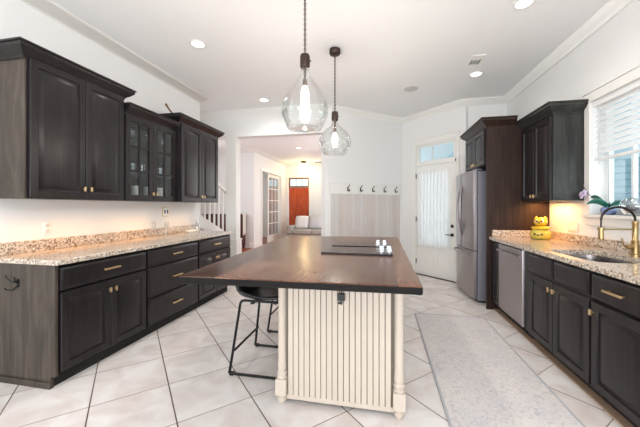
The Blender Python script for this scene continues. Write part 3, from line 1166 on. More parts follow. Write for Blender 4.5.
for y in (3.045, 2.65, 2.25):
    m.box((gx0 + 0.005, y - 0.013, WZ0 + 0.05), (gx1 - 0.005, y + 0.013, WZ1 - 0.05))
m.box((gx0 + 0.006, WY0 + 0.05, 1.74), (gx1 - 0.006, WY1 - 0.05, 1.77))
part('window_frame', m, 'vinyl', r, bevel=0.003)
part('glass', MB().box((RW + 0.125, WY0 + 0.05, WZ0 + 0.05), (RW + 0.129, WY1 - 0.05, WZ1 - 0.05)), 'pane', r)

r = thing('window_blind', 'white horizontal slat blind lowered halfway over the kitchen window', 'blind', (RW + 0.05, (WY0 + WY1) / 2, 1.74))
y0, y1 = WY0 + 0.012, WY1 - 0.012
part('head_rail', MB().box((RW + 0.003, y0, WZ1 - 0.055), (RW + 0.068, y1, WZ1 - 0.001)), 'blind', r, bevel=0.003)
m = MB()
z = WZ1 - 0.075
ca, sa = math.cos(R(58)), math.sin(R(58))
while z > 1.775:
    hw = 0.031
    cx = RW + 0.035
    p = [(cx - hw * ca, z - hw * sa), (cx + hw * ca, z + hw * sa), (cx + hw * ca - 0.002, z + hw * sa + 0.003), (cx - hw * ca - 0.002, z - hw * sa + 0.003)]
    m.rings([[(a, y0, b) for a, b in p], [(a, y1, b) for a, b in p]])
    z -= 0.052
part('slats', m, 'blind_slat', r)
part('bottom_rail', MB().box((RW + 0.008, y0, 1.728), (RW + 0.062, y1, 1.752)), 'blind', r, bevel=0.003)
for y in (y1 - 0.17, (y0 + y1) / 2, y0 + 0.17):
    part('ladder_cord', MB().tube([(RW + 0.012, y, WZ1 - 0.055), (RW + 0.012, y, 1.752)], 0.0014, 5), 'blind', r)
part('tilt_wand', MB().tube([(RW - 0.004, y1 - 0.09, WZ1 - 0.06), (RW - 0.006, y1 - 0.09, 1.68)], 0.004, 6), 'grille', r)

# neighbours outside
r = thing('neighbour_house', 'pale blue boarded house wall seen through the kitchen window', 'house', (6.0, 3.0, -0.4))
part('wall', MB().box((6.0, -3, -0.4), (6.3, 7.2, 4.6)), 'siding', r)
part('corner_board', MB().box((5.97, 4.3, -0.4), (5.998, 4.5, 4.6)), 'vinyl', r)
r = thing('neighbour_house', 'pale blue house with white window seen through the transom over the door', 'house', (4.2, 9.6, -0.4), rotz=ROT_D, local=True)
part('wall', MB().box((-3.5, 0, 0), (3.0, 0.3, 6.5)), 'siding', r)
m = MB()
for a, b, c, d_ in ((-0.75, -0.65, 3.0, 5.2), (0.15, 0.25, 3.0, 5.2), (-0.65, 0.15, 5.1, 5.2), (-0.65, 0.15, 3.0, 3.1), (-0.65, 0.15, 4.05, 4.12)):
    m.box((a, -0.05, c), (b, -0.002, d_))
fw = part('window', m, 'vinyl', r)
part('pane', MB().box((-0.65, -0.012, 3.1), (0.15, -0.003, 5.1)), 'blue_ceramic', fw)
struct('ground_outside', MB().box((2.3, -6, -0.5), (14, 16, -0.4)), 'ground_out')

# ------------------------------------------------------------------ exterior kitchen door (local frame of the door wall)
r = thing('door_1', None, None, (KX, KY, 0), rotz=ROT_D, local=True, kind='structure')
m = MB()
for a, b in ((D0 - 0.095, D0 - 0.005), (D1 + 0.005, D1 + 0.085)):
    m.box((a, -0.02, 0), (b, -0.0005, 2.50))
m.box((D0 - 0.095, -0.021, 2.4605), (D1 + 0.085, -0.001, 2.545))
m.box((D0 - 0.11, -0.035, 2.545), (D1 + 0.095, -0.001, 2.565))
part('casing', m, 'trim', r, bevel=0.003)
m = MB()
m.box((D0 - 0.029, 0.0, 0), (D0 - 0.002, 0.12, 2.459)).box((D1 + 0.002, 0.0, 0), (D1 + 0.029, 0.12, 2.459))
m.box((D0 - 0.002, 0.0, DTOP + 0.003), (D1 + 0.002, 0.12, 2.118)).box((D0 - 0.002, 0.0, 2.43), (D1 + 0.002, 0.12, 2.459))
part('jamb', m, 'trim', r, bevel=0.002)
part('transom_pane', MB().box((D0, 0.05, 2.118), (D1, 0.055, 2.43)), 'pane', r)
m = MB()
m.box((D0 - 0.002, 0.03, 2.1185), (D0 + 0.05, 0.075, 2.4295)).box((D1 - 0.05, 0.03, 2.1185), (D1 + 0.002, 0.075, 2.4295))
m.box((D0 + 0.05, 0.03, 2.1185), (D1 - 0.05, 0.075, 2.145)).box((D0 + 0.05, 0.03, 2.405), (D1 - 0.05, 0.075, 2.4295))
m.box((0.655, 0.035, 2.145), (0.672, 0.07, 2.405))
part('transom_frame', m, 'trim', r)
m = MB()   # leaf with a large light
g0, g1, gz0, gz1 = D0 + 0.095, D1 - 0.12, 0.60, 1.90
m.box((D0, 0.012, 0.012), (g0, 0.056, DTOP)).box((g1, 0.012, 0.012), (D1, 0.056, DTOP))
m.box((g0, 0.012, 0.012), (g1, 0.056, gz0)).box((g0, 0.012, gz1), (g1, 0.056, DTOP))
lf = part('door_leaf', m, 'trim', r)
part('glass', MB().box((g0, 0.033, gz0), (g1, 0.037, gz1)), 'pane', lf)
m = MB()
m.box((g0 - 0.02, 0.004, gz0 - 0.02), (g0 + 0.012, 0.0115, gz1 + 0.02)).box((g1 - 0.012, 0.004, gz0 - 0.02), (g1 + 0.02, 0.0115, gz1 + 0.02))
m.box((g0 + 0.012, 0.004, gz0 - 0.02), (g1 - 0.012, 0.0115, gz0 + 0.012)).box((g0 + 0.012, 0.004, gz1 - 0.012), (g1 - 0.012, 0.0115, gz1 + 0.02))
part('glass_trim', m, 'trim', lf)
fl = lambda u, v, wv: (u, 0.012 - wv, v)
for a, b in ((D0 + 0.11, 0.715), (0.765, D1 - 0.11)):
    part('raised_panel', MB().panel(a, b, 0.17, 0.47, fl, [(0, 0.0005), (0, 0.006), (0.012, 0.008), (0.025, 0.002), (0.05, 0.007)]), 'trim', lf)
m = MB()
for z in (0.95, 0.80):
    m.box((D1 - 0.085, 0.002, z - 0.025), (D1 - 0.035, 0.0118, z + 0.025))
m.tube([(D1 - 0.06, 0.002, 0.80), (D1 - 0.06, -0.035, 0.80), (D1 - 0.16, -0.038, 0.80)], 0.008, 8)
m.lathe([(0.017, -0.012), (0.017, 0.002)], (D1 - 0.06, 0, 0.95), 12, axis='Y')
part('door_handle', m, 'black_metal', lf)
m = MB()
for z in (0.25, 1.05, 1.87):
    m.box((D0 - 0.012, -0.006, z - 0.045), (D0 + 0.004, 0.0118, z + 0.045))
part('hinge', m, 'bronze', lf)
part('threshold', MB().box((D0 - 0.03, -0.03, 0.0), (D1 + 0.03, 0.12, 0.0115)), 'bronze', r)
part('bolt', MB().box((D1 + 0.015, -0.028, 2.06), (D1 + 0.03, -0.0205, 2.10)), 'bronze', r)

# sheer curtain on the door
r = thing('door_curtain', 'white sheer curtain gathered over the glass of the back door', 'curtain', (KX, KY, 0), rotz=ROT_D, local=True)
c0, c1, cz0, cz1 = 0.395, 1.035, 0.555, 1.93
m = MB()
N = 90
rows = []
for k in range(9):
    z = cz0 + (cz1 - cz0) * k / 8
    row = []
    for i in range(N + 1):
        t = i / N
        amp = 0.011 + 0.004 * (1 - k / 8)
        row.append((c0 + (c1 - c0) * t + 0.004 * math.sin(k + t * 9), -0.034 - amp * math.sin(t * 2 * math.pi * 9 + 0.5 * math.sin(k * 0.6)) - 0.003 * math.sin(t * 37), z))
    rows.append(row)
m.rings(rows, close=False)
part('cloth', m, 'sheer', r, smooth=180)
m = MB().tube([(c0 - 0.02, -0.034, cz1 - 0.012), (c1 + 0.02, -0.034, cz1 - 0.012)], 0.005, 8)
for x in (c0 - 0.016, c1 + 0.016):
    m.box((x - 0.006, -0.036, cz1 - 0.022), (x + 0.006, 0.0038, cz1 - 0.004))
part('rod', m, 'white_plastic', r)

# ------------------------------------------------------------------ hook wall: whitewashed boards, rail, hooks
struct('trim_6', MB().box((0.105, -0.014, 0.17), (1.715, -0.0005, 1.515)), 'whitewash', loc=(EX, EY, 0), rotz=ROT_H)
m = MB()
m.box((0.085, -0.022, 1.5155), (1.735, -0.0005, 1.705))
m.box((0.085, -0.030, 1.705), (1.735, -0.0005, 1.717))
struct('trim_7', m, 'trim', loc=(EX, EY, 0), rotz=ROT_H, bevel=0.002)
m = MB()
m.box((0.07, -0.020, 0.17), (0.1045, -0.0005, 1.515)).box((1.7155, -0.020, 0.17), (1.75, -0.0005, 1.515))
m.box((0.0, -0.018, 0), (1.77, -0.0005, 0.1695))
struct('trim_8', m, 'trim', loc=(EX, EY, 0), rotz=ROT_H, bevel=0.002)
hl = ['leftmost of five black coat hooks on the white rail',
      'second black coat hook from the left on the white rail',
      'middle black coat hook of the five on the white rail',
      'second black coat hook from the right on the white rail',
      'rightmost of five black coat hooks, nearest the back door']
for k in range(5):
    px = (347.1, 359.7, 371.8, 383.3, 394.3)[k]
    # where the sight line through that pixel column meets the rail
    q = (px - 320) / 299
    fx_, fy_ = -math.sin(TH) + q * math.cos(TH), math.cos(TH) + q * math.sin(TH)
    dx, dy = math.cos(ROT_H), math.sin(ROT_H)
    det = fx_ * (-dy) - fy_ * (-dx)
    t = (EX * (-dy) - EY * (-dx)) / det
    s = ((fx_ * t - EX) * dx + (fy_ * t - EY) * dy)
    if k == 0:
        h0 = thing('coat_hook', hl[0], 'coat hook', (EX + s * dx, EY + s * dy, 1.60), rotz=ROT_H, local=True, group='coat hooks on the rail')
        part('plate', MB().box((-0.012, -0.028, -0.03), (0.012, -0.0222, 0.04)), 'black_metal', h0, bevel=0.002)
        m = MB()
        m.tube([(0, -0.026, 0.03), (0.0, -0.055, 0.045), (0.0, -0.075, 0.075)], [0.006, 0.006, 0.008], 8)
        m.tube([(0, -0.026, -0.015), (0.0, -0.05, -0.035), (0.0, -0.07, -0.03), (0.0, -0.08, -0.005)], [0.007, 0.008, 0.009, 0.011], 8)
        part('prong', m, 'black_metal', h0)
    else:
        dup(h0, (EX + s * dx, EY + s * dy, 1.60), hl[k])

# ------------------------------------------------------------------ island
IX0, IX1, IY0, IY1 = -1.125, 0.200, 1.455, 3.775
r = thing('kitchen_island', 'cream beadboard kitchen island with a dark walnut plank top', 'kitchen island', (-0.3, 2.6, 0))
m = MB()   # top with a slightly uneven, chamfered edge
loop = []


def edge(a, b, n):
    for i in range(n):
        t = i / n
        loop.append((a[0] + (b[0] - a[0]) * t, a[1] + (b[1] - a[1]) * t))


edge((-1.076, IY0 - 0.018), (0.194, IY0 + 0.015), 22)
edge((0.194, IY0 + 0.015), (IX1 + 0.003, IY1), 30)
edge((IX1 + 0.003, IY1), (-1.180, IY1 - 0.08), 18)
edge((-1.180, IY1 - 0.08), (-1.076, IY0 - 0.018), 30)
jl = [(x + random.uniform(-.002, .002), y + random.uniform(-.002, .002)) for x, y in loop]
cx, cy = (IX0 + IX1) / 2, (IY0 + IY1) / 2


def inset(pts, d):
    out = []
    n = len(pts)
    for i in range(n):
        p0, p1 = Vector(pts[i - 1]), Vector(pts[(i + 1) % n])
        t = (p1 - p0).normalized()
        nn = Vector((-t.y, t.x))
        c = Vector(pts[i]) + nn * d
        out.append((c.x, c.y))
    return out


top_in = inset(jl, 0.006)
bot_in = inset(jl, 0.010)
m.rings([[(x, y, 0.9085) for x, y in jl], [(x, y, 0.9135) for x, y in top_in], [(x, y, 0.914) for x, y in inset(jl, 0.012)]], cap0=False)
tp = part('countertop', m, 'walnut', r, label='dark walnut plank top', smooth=30)
m = MB()
m.rings([[(x, y, 0.87155) for x, y in bot_in], [(x, y, 0.879) for x, y in jl], [(x, y, 0.9085) for x, y in jl]], cap1=False)
part('edge_band', m, 'walnut_edge', tp, label='near-black edge of the top', smooth=30)
PXL, PXR, PY = -0.640, 0.108, 1.885            # corner post centres
BYF = 1.880                                    # face of the beadboard
BXL, BXR, BYB = -0.675, 0.130, 3.62
m = MB()
m.box((BXL + 0.012, BYF + 0.012, 0.10), (BXR - 0.012, BYB, 0.8715))
part('body', m, 'cream', r)
m = MB()
nb = 18
x0, x1 = PXL + 0.040, PXR - 0.046
for k in range(nb):
    a, b = x0 + (x1 - x0) * k / nb, x0 + (x1 - x0) * (k + 1) / nb
    z0, z1 = 0.056, 0.8715
    g = 0.0026
    pr = [(a + g * 0.4, BYF + 0.011), (a + g, BYF + 0.002), (a + g + 0.003, BYF), (b - g - 0.003, BYF), (b - g, BYF + 0.002), (b - g * 0.4, BYF + 0.011)]
    m.rings([[(x, y, z0) for x, y in pr], [(x, y, z1) for x, y in pr]])
part('front_beadboard', m, 'cream', r, smooth=20)
part('groove_backing', MB().box((PXL + 0.028, BYF + 0.0085, 0.056), (PXR - 0.028, BYF + 0.0115, 0.8715)), 'groove', r, label='darker strip behind the grooves')  # darker strip showing between the boards
m = MB()   # long sides
for X, s in ((BXL, -1), (BXR, 1)):
    n = 50
    ya, yb = BYF + 0.05, BYB - 0.002
    for k in range(n):
        a, b = ya + (yb - ya) * k / n, ya + (yb - ya) * (k + 1) / n
        xa, xb = sorted((X - s * 0.011, X))
        m.box((xa, a + 0.003, 0.10), (xb, b - 0.003, 0.8715))
part('side_beadboard', m, 'cream', r)
m = MB()
m.box((PXL + 0.03, BYF + 0.004, 0.024), (PXR - 0.03, BYF + 0.016, 0.0555))
m.box((BXL - 0.008, BYF + 0.05, 0.028), (BXL + 0.012, BYB + 0.01, 0.0995)).box((BXR - 0.012, BYF + 0.05, 0.028), (BXR + 0.008, BYB + 0.01, 0.0995))
m.box((BXL + 0.012, BYB - 0.01, 0.028), (BXR - 0.012, BYB + 0.01, 0.0995))
part('base_rail', m, 'cream', r, bevel=0.005)
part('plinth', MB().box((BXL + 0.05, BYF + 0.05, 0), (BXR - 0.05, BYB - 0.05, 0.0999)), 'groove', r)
for x, y in ((PXL, PY), (PXR, PY), (PXL, 3.61), (PXR, 3.61)):
    p = [(0.012, 0.0), (0.022, 0.004), (0.031, 0.022), (0.030, 0.036), (0.020, 0.046), (0.024, 0.052), (0.033, 0.058)]
    m = MB().lathe(p, (x, y, 0), 24)
    m.box((x - 0.036, y - 0.036, 0.058), (x + 0.036, y + 0.036, 0.165))
    q = [(0.034, 0.165), (0.036, 0.175), (0.026, 0.183), (0.033, 0.192), (0.034, 0.205), (0.023, 0.214), (0.027, 0.222), (0.030, 0.24), (0.026, 0.30), (0.0245, 0.60), (0.026, 0.85), (0.034, 0.858), (0.034, 0.872)]
    m.lathe(q, (x, y, 0), 24)
    part('turned_post', m, 'cream', r, smooth=35, bevel=0.003)
m = MB()
m.box((BXR + 0.001, 2.02, 0.735), (BXR + 0.010, 2.06, 0.80))
m.box((BXR + 0.010, 2.03, 0.75), (BXR + 0.022, 2.05, 0.785))
part('side_latch', m, 'bronze', r)
m = MB()
qx, qz = -0.243, 0.722
m.box((qx - 0.024, BYF - 0.030, qz - 0.020), (qx + 0.022, BYF - 0.0005, qz + 0.020))
m.box((qx - 0.006, BYF - 0.022, qz - 0.047), (qx + 0.004, BYF - 0.004, qz - 0.019))
m.box((qx - 0.022, BYF - 0.014, qz - 0.046), (qx - 0.004, BYF - 0.004, qz - 0.036))
m.tube([(qx - 0.036, BYF - 0.008, 0.877), (qx - 0.03, BYF - 0.012, 0.82), (qx - 0.008, BYF - 0.014, qz + 0.018)], 0.003, 6)
m.tube([(qx - 0.001, BYF - 0.008, 0.877), (qx + 0.0, BYF - 0.012, qz + 0.018)], 0.003, 6)
part('power_socket', m, 'black_plastic', r, label='small black power socket with cords')

# cooktops
for k, (a, b, c, d_, lab) in enumerate(((-0.467, 0.089, 2.325, 2.70, 'dark glass cooktop with chrome knobs, nearer of the two on the island'),
                                        (-0.445, 0.056, 2.750, 3.10, 'dark glass cooktop with chrome knobs, farther of the two on the island'))):
    t = thing('cooktop', lab, 'cooktop', ((a + b) / 2, (c + d_) / 2, 0.9145), group='glass cooktops on the island')
    part('glass_top', MB().box((a, c + 0.0125, 0.9145), (b, d_, 0.926)), 'brown_glass', t, bevel=0.002)
    part('front_trim', MB().box((a, c, 0.9145), (b, c + 0.012, 0.929)), 'black_glass', t, bevel=0.002)
    for (ox, oy) in ((-0.085, 0.10), (-0.025, 0.10), (-0.085, 0.24), (-0.025, 0.24)):
        prof = [(0.027, 0.9265), (0.027, 0.931), (0.021, 0.934), (0.019, 0.952), (0.016, 0.955)]
        m = MB().lathe(prof, (b + ox, c + oy, 0), 18)
        m.box((b + ox - 0.018, c + oy - 0.004, 0.950), (b + ox + 0.018, c + oy + 0.004, 0.961))
        part('knob', m, 'chrome', t)
    m = MB()
    for (ox, rr) in ((0.13, 0.085), (0.33, 0.07)):
        m.lathe([(rr, 0.92605), (rr, 0.9264), (rr - 0.003, 0.9264), (rr - 0.003, 0.92605)], (a + ox, (c + d_) / 2, 0), 32, cap0=False, cap1=False)
    part('burner_ring', m, 'vent_dark', t)

# ------------------------------------------------------------------ stools (local frame, seat faces +x)


def make_stool(label):
    t = thing('bar_stool', label, 'stool', (-0.93, 2.35, 0), local=True, group='bar stools at the island')
    prof = [(0.215, 0.585), (0.19, 0.605), (0.12, 0.600), (0.03, 0.590), (-0.07, 0.588), (-0.16, 0.600), (-0.215, 0.640), (-0.245, 0.70), (-0.262, 0.77), (-0.275, 0.845)]
    W = [0.20, 0.212, 0.222, 0.228, 0.23, 0.232, 0.23, 0.225, 0.215, 0.19]
    rows = []
    for (x, z), wd in zip(prof, W):
        row = []
        i = prof.index((x, z))
        up = min(1, max(0, (0.06 - x) / 0.2))
        for k in range(13):
            v = -1 + 2 * k / 12
            c3 = abs(v) ** 3
            if i <= 5:
                row.append((x, v * wd, z - 0.030 + abs(v) ** 4 * (0.03 + 0.055 * up)))
            else:
                row.append((x + c3 * 0.085, v * wd, z + c3 * 0.02 * (9 - i) / 4))
        rows.append(row)
    m = MB()
    m.rings(rows, close=False)
    part('seat_shell', m, 'black_leather', t, smooth=180, solid=0.022, sub=1)
    for s in (-1, 1):
        y = s * 0.24
        yt = s * 0.195
        pts = [(0.18, yt, 0.562), (-0.105, yt, 0.562), (-0.130, yt + s * 0.002, 0.556), (-0.140, yt + s * 0.005, 0.535), (-0.205, y, 0.04), (-0.212, y, 0.018), (-0.200, y, 0.012), (0.21, y, 0.012), (0.226, y, 0.018), (0.222, y, 0.04), (0.195, yt + s * 0.005, 0.535), (0.188, yt, 0.556), (0.18, yt, 0.562)]
        part('leg_frame', MB().tube(pts, 0.0105, 8), 'black_metal', t)
        for x in (-0.19, 0.205):
            part('foot_cap', MB().box((x - 0.016, y - 0.014, 0.0), (x + 0.016, y + 0.014, 0.026)), 'black_plastic', t, bevel=0.004)
    part('rear_crossbar', MB().tube([(-0.175, -0.228, 0.185), (-0.175, 0.228, 0.185)], 0.009, 8), 'black_metal', t)
    part('footrest', MB().tube([(0.214, -0.232, 0.20), (0.214, 0.232, 0.20)], 0.010, 8), 'black_metal', t)
    part('seat_support', MB().box((-0.06, -0.194, 0.535), (-0.035, 0.194, 0.546)).box((0.13, -0.194, 0.545), (0.155, 0.194, 0.556)), 'black_metal', t)
    return t


st = make_stool('black bucket-seat bar stool with sled legs, nearest under the island overhang')
dup(st, (-0.93, 3.14, 0), 'black bucket-seat bar stool with sled legs, second along behind the nearest one')

# ------------------------------------------------------------------ rug
m = MB()
m.box((0.408, 0.35, 0.0005), (1.150, 3.735, 0.010))
r = thing('runner_rug', 'long pale grey distressed runner rug between island and sink run', 'rug', (0.78, 2.05, 0.0))
part('pile', m, 'rug', r)
part('binding', MB().box((0.392, 0.33, 0.0005), (0.407, 3.75, 0.011)).box((1.151, 0.33, 0.0005), (1.166, 3.75, 0.011)).box((0.4075, 3.736, 0.0005), (1.1505, 3.75, 0.011)), 'rug_edge', r)

# ------------------------------------------------------------------ pendants


def make_pendant(label, x, y, zb, zs_, gp):
    """zb: bottom of the glass, zs_: underside of the socket, gp: glass outline (radius, height above zb)"""
    t = thing('pendant_light', label, 'pendant light', (x, y, zb), group='glass pendants over the island')
    part('ceiling_canopy', MB().lathe([(0.010, 2.985), (0.055, 2.99), (0.062, 3.0), (0.062, 3.045), (0.055, 3.049)], (x, y, 0), 28), 'bronze', t)
    part('cord', MB().tube([(x, y, zs_ + 0.10), (x, y, 2.99)], 0.004, 6), 'bronze', t)
    z = zs_ + 0.105
    k = 0
    m = MB()
    while z < 2.985:
        a = (k % 2) * math.pi / 2
        pts = []
        for j in range(9):
            b = 2 * math.pi * j / 8
            rx = 0.009 * math.cos(b)
            pts.append((x + rx * math.cos(a), y + rx * math.sin(a), z + 0.015 * math.sin(b)))
        m.tube(pts, 0.0022, 5)
        z += 0.019
        k += 1
    part('chain', m, 'bronze', t)
    s0 = zs_ - 2.235
    m = MB().lathe([(0.012, 2.345 + s0), (0.032, 2.34 + s0), (0.037, 2.325 + s0), (0.037, 2.255 + s0), (0.032, 2.240 + s0), (0.012, 2.235 + s0), (0.008, 2.16 + s0), (0.016, 2.155 + s0), (0.018, 2.11 + s0), (0.012, 2.105 + s0)], (x, y, 0), 24)
    m.lathe([(0.006, 0.034), (0.006, 0.046)], (x, y, 2.29 + s0), 8, axis='X')
    part('socket', m, 'bronze', t)
    m = MB().lathe([(r_, zb + z_) for r_, z_ in gp], (x, y, 0), 48, cap0=False, cap1=False)
    part('glass_shade', m, 'clear_glass', t, smooth=180)
    m = MB().lathe([(0.010, 2.106 + s0), (0.016, 2.09 + s0), (0.028, 2.06 + s0), (0.032, 2.03 + s0), (0.026, 2.0 + s0), (0.0, 1.985 + s0)], (x, y, 0), 18)
    part('bulb', m, 'filament', t, smooth=180)
    d = bpy.data.lights.new('bulb_light', 'POINT')
    d.energy = 16
    d.color = (1, 0.92, 0.82)
    d.shadow_soft_size = 0.035
    o = bpy.data.objects.new('bulb_light', d)
    COL.objects.link(o)
    o.parent = t
    o.location = (0, 0, 1.94 + s0 - zb)
    return t


make_pendant('clear glass pendant nearer the camera, hanging by a long dark chain', -0.56, 2.18, 1.868, 2.325,
             [(0.030, 0.457), (0.032, 0.43), (0.050, 0.385), (0.098, 0.32), (0.140, 0.25), (0.164, 0.19), (0.174, 0.14), (0.174, 0.115), (0.162, 0.085), (0.142, 0.04), (0.132, 0.012), (0.125, 0.004), (0.07, 0.001), (0.0, 0.0)])
make_pendant('clear glass pendant farther away, its round ceiling canopy in view', -0.505, 3.31, 1.868, 2.242,
             [(0.030, 0.374), (0.032, 0.35), (0.060, 0.315), (0.115, 0.27), (0.155, 0.22), (0.178, 0.17), (0.183, 0.135), (0.175, 0.095), (0.150, 0.05), (0.128, 0.015), (0.118, 0.005), (0.07, 0.001), (0.0, 0.0)])

# ------------------------------------------------------------------ ceiling fittings


def recessed(label, x, y, power, col=(1, 0.95, 0.87), visible=True):
    if visible:
        t = thing('recessed_light', label, 'recessed light', (x, y, CH - 0.004), group='recessed ceiling lights')
        part('trim_ring', MB().lathe([(0.062, -0.002), (0.066, -0.006), (0.088, -0.004), (0.090, -0.0005)], (x, y, CH), 28, cap0=False, cap1=False), 'white_plastic', t)
        part('lens', MB().lathe([(0.0, -0.0030), (0.062, -0.0030), (0.062, -0.0008), (0.0, -0.0008)], (x, y, CH), 28, cap0=False, cap1=False), 'lamp_disc', t)
    d = bpy.data.lights.new('can_light', 'SPOT')
    d.energy = power
    d.color = col
    d.spot_size = R(150)
    d.spot_blend = 0.9
    d.shadow_soft_size = 0.06
    o = bpy.data.objects.new('can_light', d)
    COL.objects.link(o)
    o.location = (x, y, CH - 0.03)


CAN = 16
recessed('round recessed ceiling light over the tall wall cabinet at left', -1.942, 2.909, CAN)
recessed('round recessed ceiling light between left wall end and nearer pendant', -1.894, 4.657, CAN)
recessed('round recessed ceiling light beside the ceiling vent', 1.236, 4.306, CAN)
recessed('round recessed ceiling light cut by the top edge, toward the window', 1.212, 2.886, CAN)
for x, y in ((-1.92, 1.1), (1.2, 1.1), (-1.92, -0.8), (1.2, -0.8)):  # unseen lamps added behind the camera as fill, without fittings
    recessed('', x, y, CAN, visible=False)
recessed('round recessed ceiling light in the living room, nearer one', -2.432, 8.685, 14)
recessed('round recessed ceiling light in the living room, beside the ceiling fan', -2.405, 11.211, 12)

t = thing('ceiling_speaker', 'round flush white speaker grille in the kitchen ceiling', 'speaker', (0.44, 4.661, CH - 0.006))
part('grille', MB().lathe([(0.0, -0.005), (0.092, -0.005), (0.100, -0.003), (0.104, -0.0005)], (0.44, 4.661, CH), 30, cap0=False, cap1=False), 'grille', t)
t = thing('ceiling_vent', 'rectangular ceiling air vent with dark slots', 'vent', (1.118, 3.894, CH - 0.01))
m = MB()
x, y = 1.118, 3.894
m.box((x - 0.075, y - 0.13, CH - 0.010), (x - 0.055, y + 0.13, CH - 0.0005)).box((x + 0.055, y - 0.13, CH - 0.010), (x + 0.075, y + 0.13, CH - 0.0005))
m.box((x - 0.055, y - 0.13, CH - 0.010), (x + 0.055, y - 0.11, CH - 0.0005)).box((x - 0.055, y + 0.11, CH - 0.010), (x + 0.055, y + 0.13, CH - 0.0005))
m.box((x - 0.055, y - 0.11, CH - 0.010), (x + 0.055, y - 0.02, CH - 0.0025))
for k in range(4):
    xx = x - 0.033 + k * 0.022
    m.box((xx - 0.004, y - 0.02, CH - 0.009), (xx + 0.004, y + 0.11, CH - 0.003))
part('louvre_frame', m, 'white_plastic', t)
part('duct', MB().box((x - 0.0545, y - 0.0195, CH - 0.0022), (x + 0.0545, y + 0.1095, CH - 0.0005)), 'vent_dark', t)

# living room ceiling lamp + fan
x, y = -2.95, 11.25
t = thing('ceiling_lamp', 'warm flush-mount ceiling lamp near the front door', 'ceiling lamp', (x, y, 2.8))
part('base', MB().lathe([(0.02, 2.97), (0.09, 2.98), (0.11, 3.0), (0.11, 3.049)], (x, y, 0), 24), 'bronze', t)
m = MB().lathe([(0.012, 2.90), (0.012, 2.975)], (x, y, 0), 10)
for k in range(3):
    a = k * 2.094
    m.tube([(x + 0.1 * math.cos(a), y + 0.1 * math.sin(a), 3.0), (x + 0.17 * math.cos(a), y + 0.17 * math.sin(a), 2.92)], 0.006, 6)
part('arm', m, 'bronze', t)
part('shade', MB().lathe([(0.03, 2.79), (0.10, 2.80), (0.14, 2.83), (0.165, 2.88), (0.175, 2.92), (0.170, 2.92), (0.13, 2.845), (0.03, 2.81)], (x, y, 0), 26), 'lamp_warm', t)
d = bpy.data.lights.new('lamp_light', 'POINT')
d.energy = 18
d.color = (1, 0.74, 0.36)
d.shadow_soft_size = 0.12
o = bpy.data.objects.new('lamp_light', d)
COL.objects.link(o)
o.location = (x, y, 2.72)

x, y = -1.45, 9.6
t = thing('ceiling_fan', 'ceiling fan in the living room, blade tip showing past the hook wall', 'ceiling fan', (x, y, 2.6))
part('downrod', MB().lathe([(0.06, 3.049), (0.06, 3.0), (0.012, 2.99), (0.012, 2.78)], (x, y, 0), 16), 'bronze', t)
part('motor', MB().lathe([(0.03, 2.80), (0.10, 2.78), (0.12, 2.73), (0.10, 2.67), (0.04, 2.65)], (x, y, 0), 24), 'bronze', t)
for k in range(5):
    a = R(196) + k * 2 * math.pi / 5
    ca_, sa_ = math.cos(a), math.sin(a)
    fb = lambda u, v, wv, ca_=ca_, sa_=sa_: (x + u * ca_ - v * sa_, y + u * sa_ + v * ca_, wv)
    part('blade', MB().box((0.12, -0.06, 2.715), (0.66, 0.06, 2.727), fb), 'driftwood', t, bevel=0.003)

# under-cabinet lights
area('cabinet_light_right', (RB - 0.12, 3.84, UB - 0.02), (0, 0, 0), 0.08, 0.42, 4.2, (1, 0.47, 0.14))
area('cabinet_light_left', (LW + 0.12, 2.15, UB - 0.02), (0, 0, 0), 0.06, 0.8, 1.3, (1, 0.50, 0.17), 80)
area('cabinet_light_middle', (LW + 0.12, 2.95, UB - 0.02), (0, 0, 0), 0.06, 0.6, 1.1, (1, 0.50, 0.17), 80)
area('cabinet_light_end', (LW + 0.12, 3.75, UB - 0.02), (0, 0, 0), 0.06, 0.6, 0.7, (1, 0.58, 0.25), 80)

# ------------------------------------------------------------------ stairs
t = thing('staircase', 'white staircase with slim balusters descending beyond the left wall end', 'staircase', (-3.3, 5.6, 0))
SX = -3.06
sl = 0.42


def zs(y):
    return 0.74 - (y - 5.44) * sl


ya, yb = 4.06, 5.80
m = MB()
pr = [(ya, zs(ya) + 0.06), (yb, zs(yb) + 0.06), (yb, zs(yb) - 0.16), (ya, zs(ya) - 0.16)]
m.rings([[(SX - 0.02, y, z) for y, z in pr], [(SX + 0.02, y, z) for y, z in pr]])
part('stringer', m, 'trim', t, bevel=0.003)
pr = [(ya, zs(ya) - 0.161), (yb, zs(yb) - 0.161), (yb, 0.0), (ya, 0.0)]
part('side_panel', MB().rings([[(SX - 0.015, y, z) for y, z in pr], [(SX + 0.010, y, z) for y, z in pr]]), 'carpet_grey', t, label='grey panel below the stringer')
m = MB()
run, y = 0.27, yb
k = 0
while y > ya:
    y2 = max(y - run, ya)
    m.box((-3.98, y2, 0.0), (SX - 0.021, y, max(0.04, zs(y) + 0.02)))
    y = y2
part('steps', m, 'carpet_grey', t)
y = ya + 0.10
while y < yb - 0.2:
    part('baluster', MB().box((SX - 0.013, y - 0.016, zs(y) + 0.045), (SX + 0.013, y + 0.016, zs(y) + 0.85)), 'trim', t)
    y += 0.155
pr = [(ya, zs(ya) + 0.85), (yb - 0.1, zs(yb - 0.1) + 0.85), (yb - 0.1, zs(yb - 0.1) + 0.91), (ya, zs(ya) + 0.91)]
part('handrail', MB().rings([[(SX - 0.03, y, z) for y, z in pr], [(SX + 0.03, y, z) for y, z in pr]]), 'trim', t, bevel=0.008)
m = MB().box((SX - 0.045, yb - 0.1, 0.0), (SX + 0.045, yb - 0.01, zs(yb) + 1.05))
m.box((SX - 0.055, yb - 0.11, zs(yb) + 1.05), (SX + 0.055, yb, zs(yb) + 1.08))
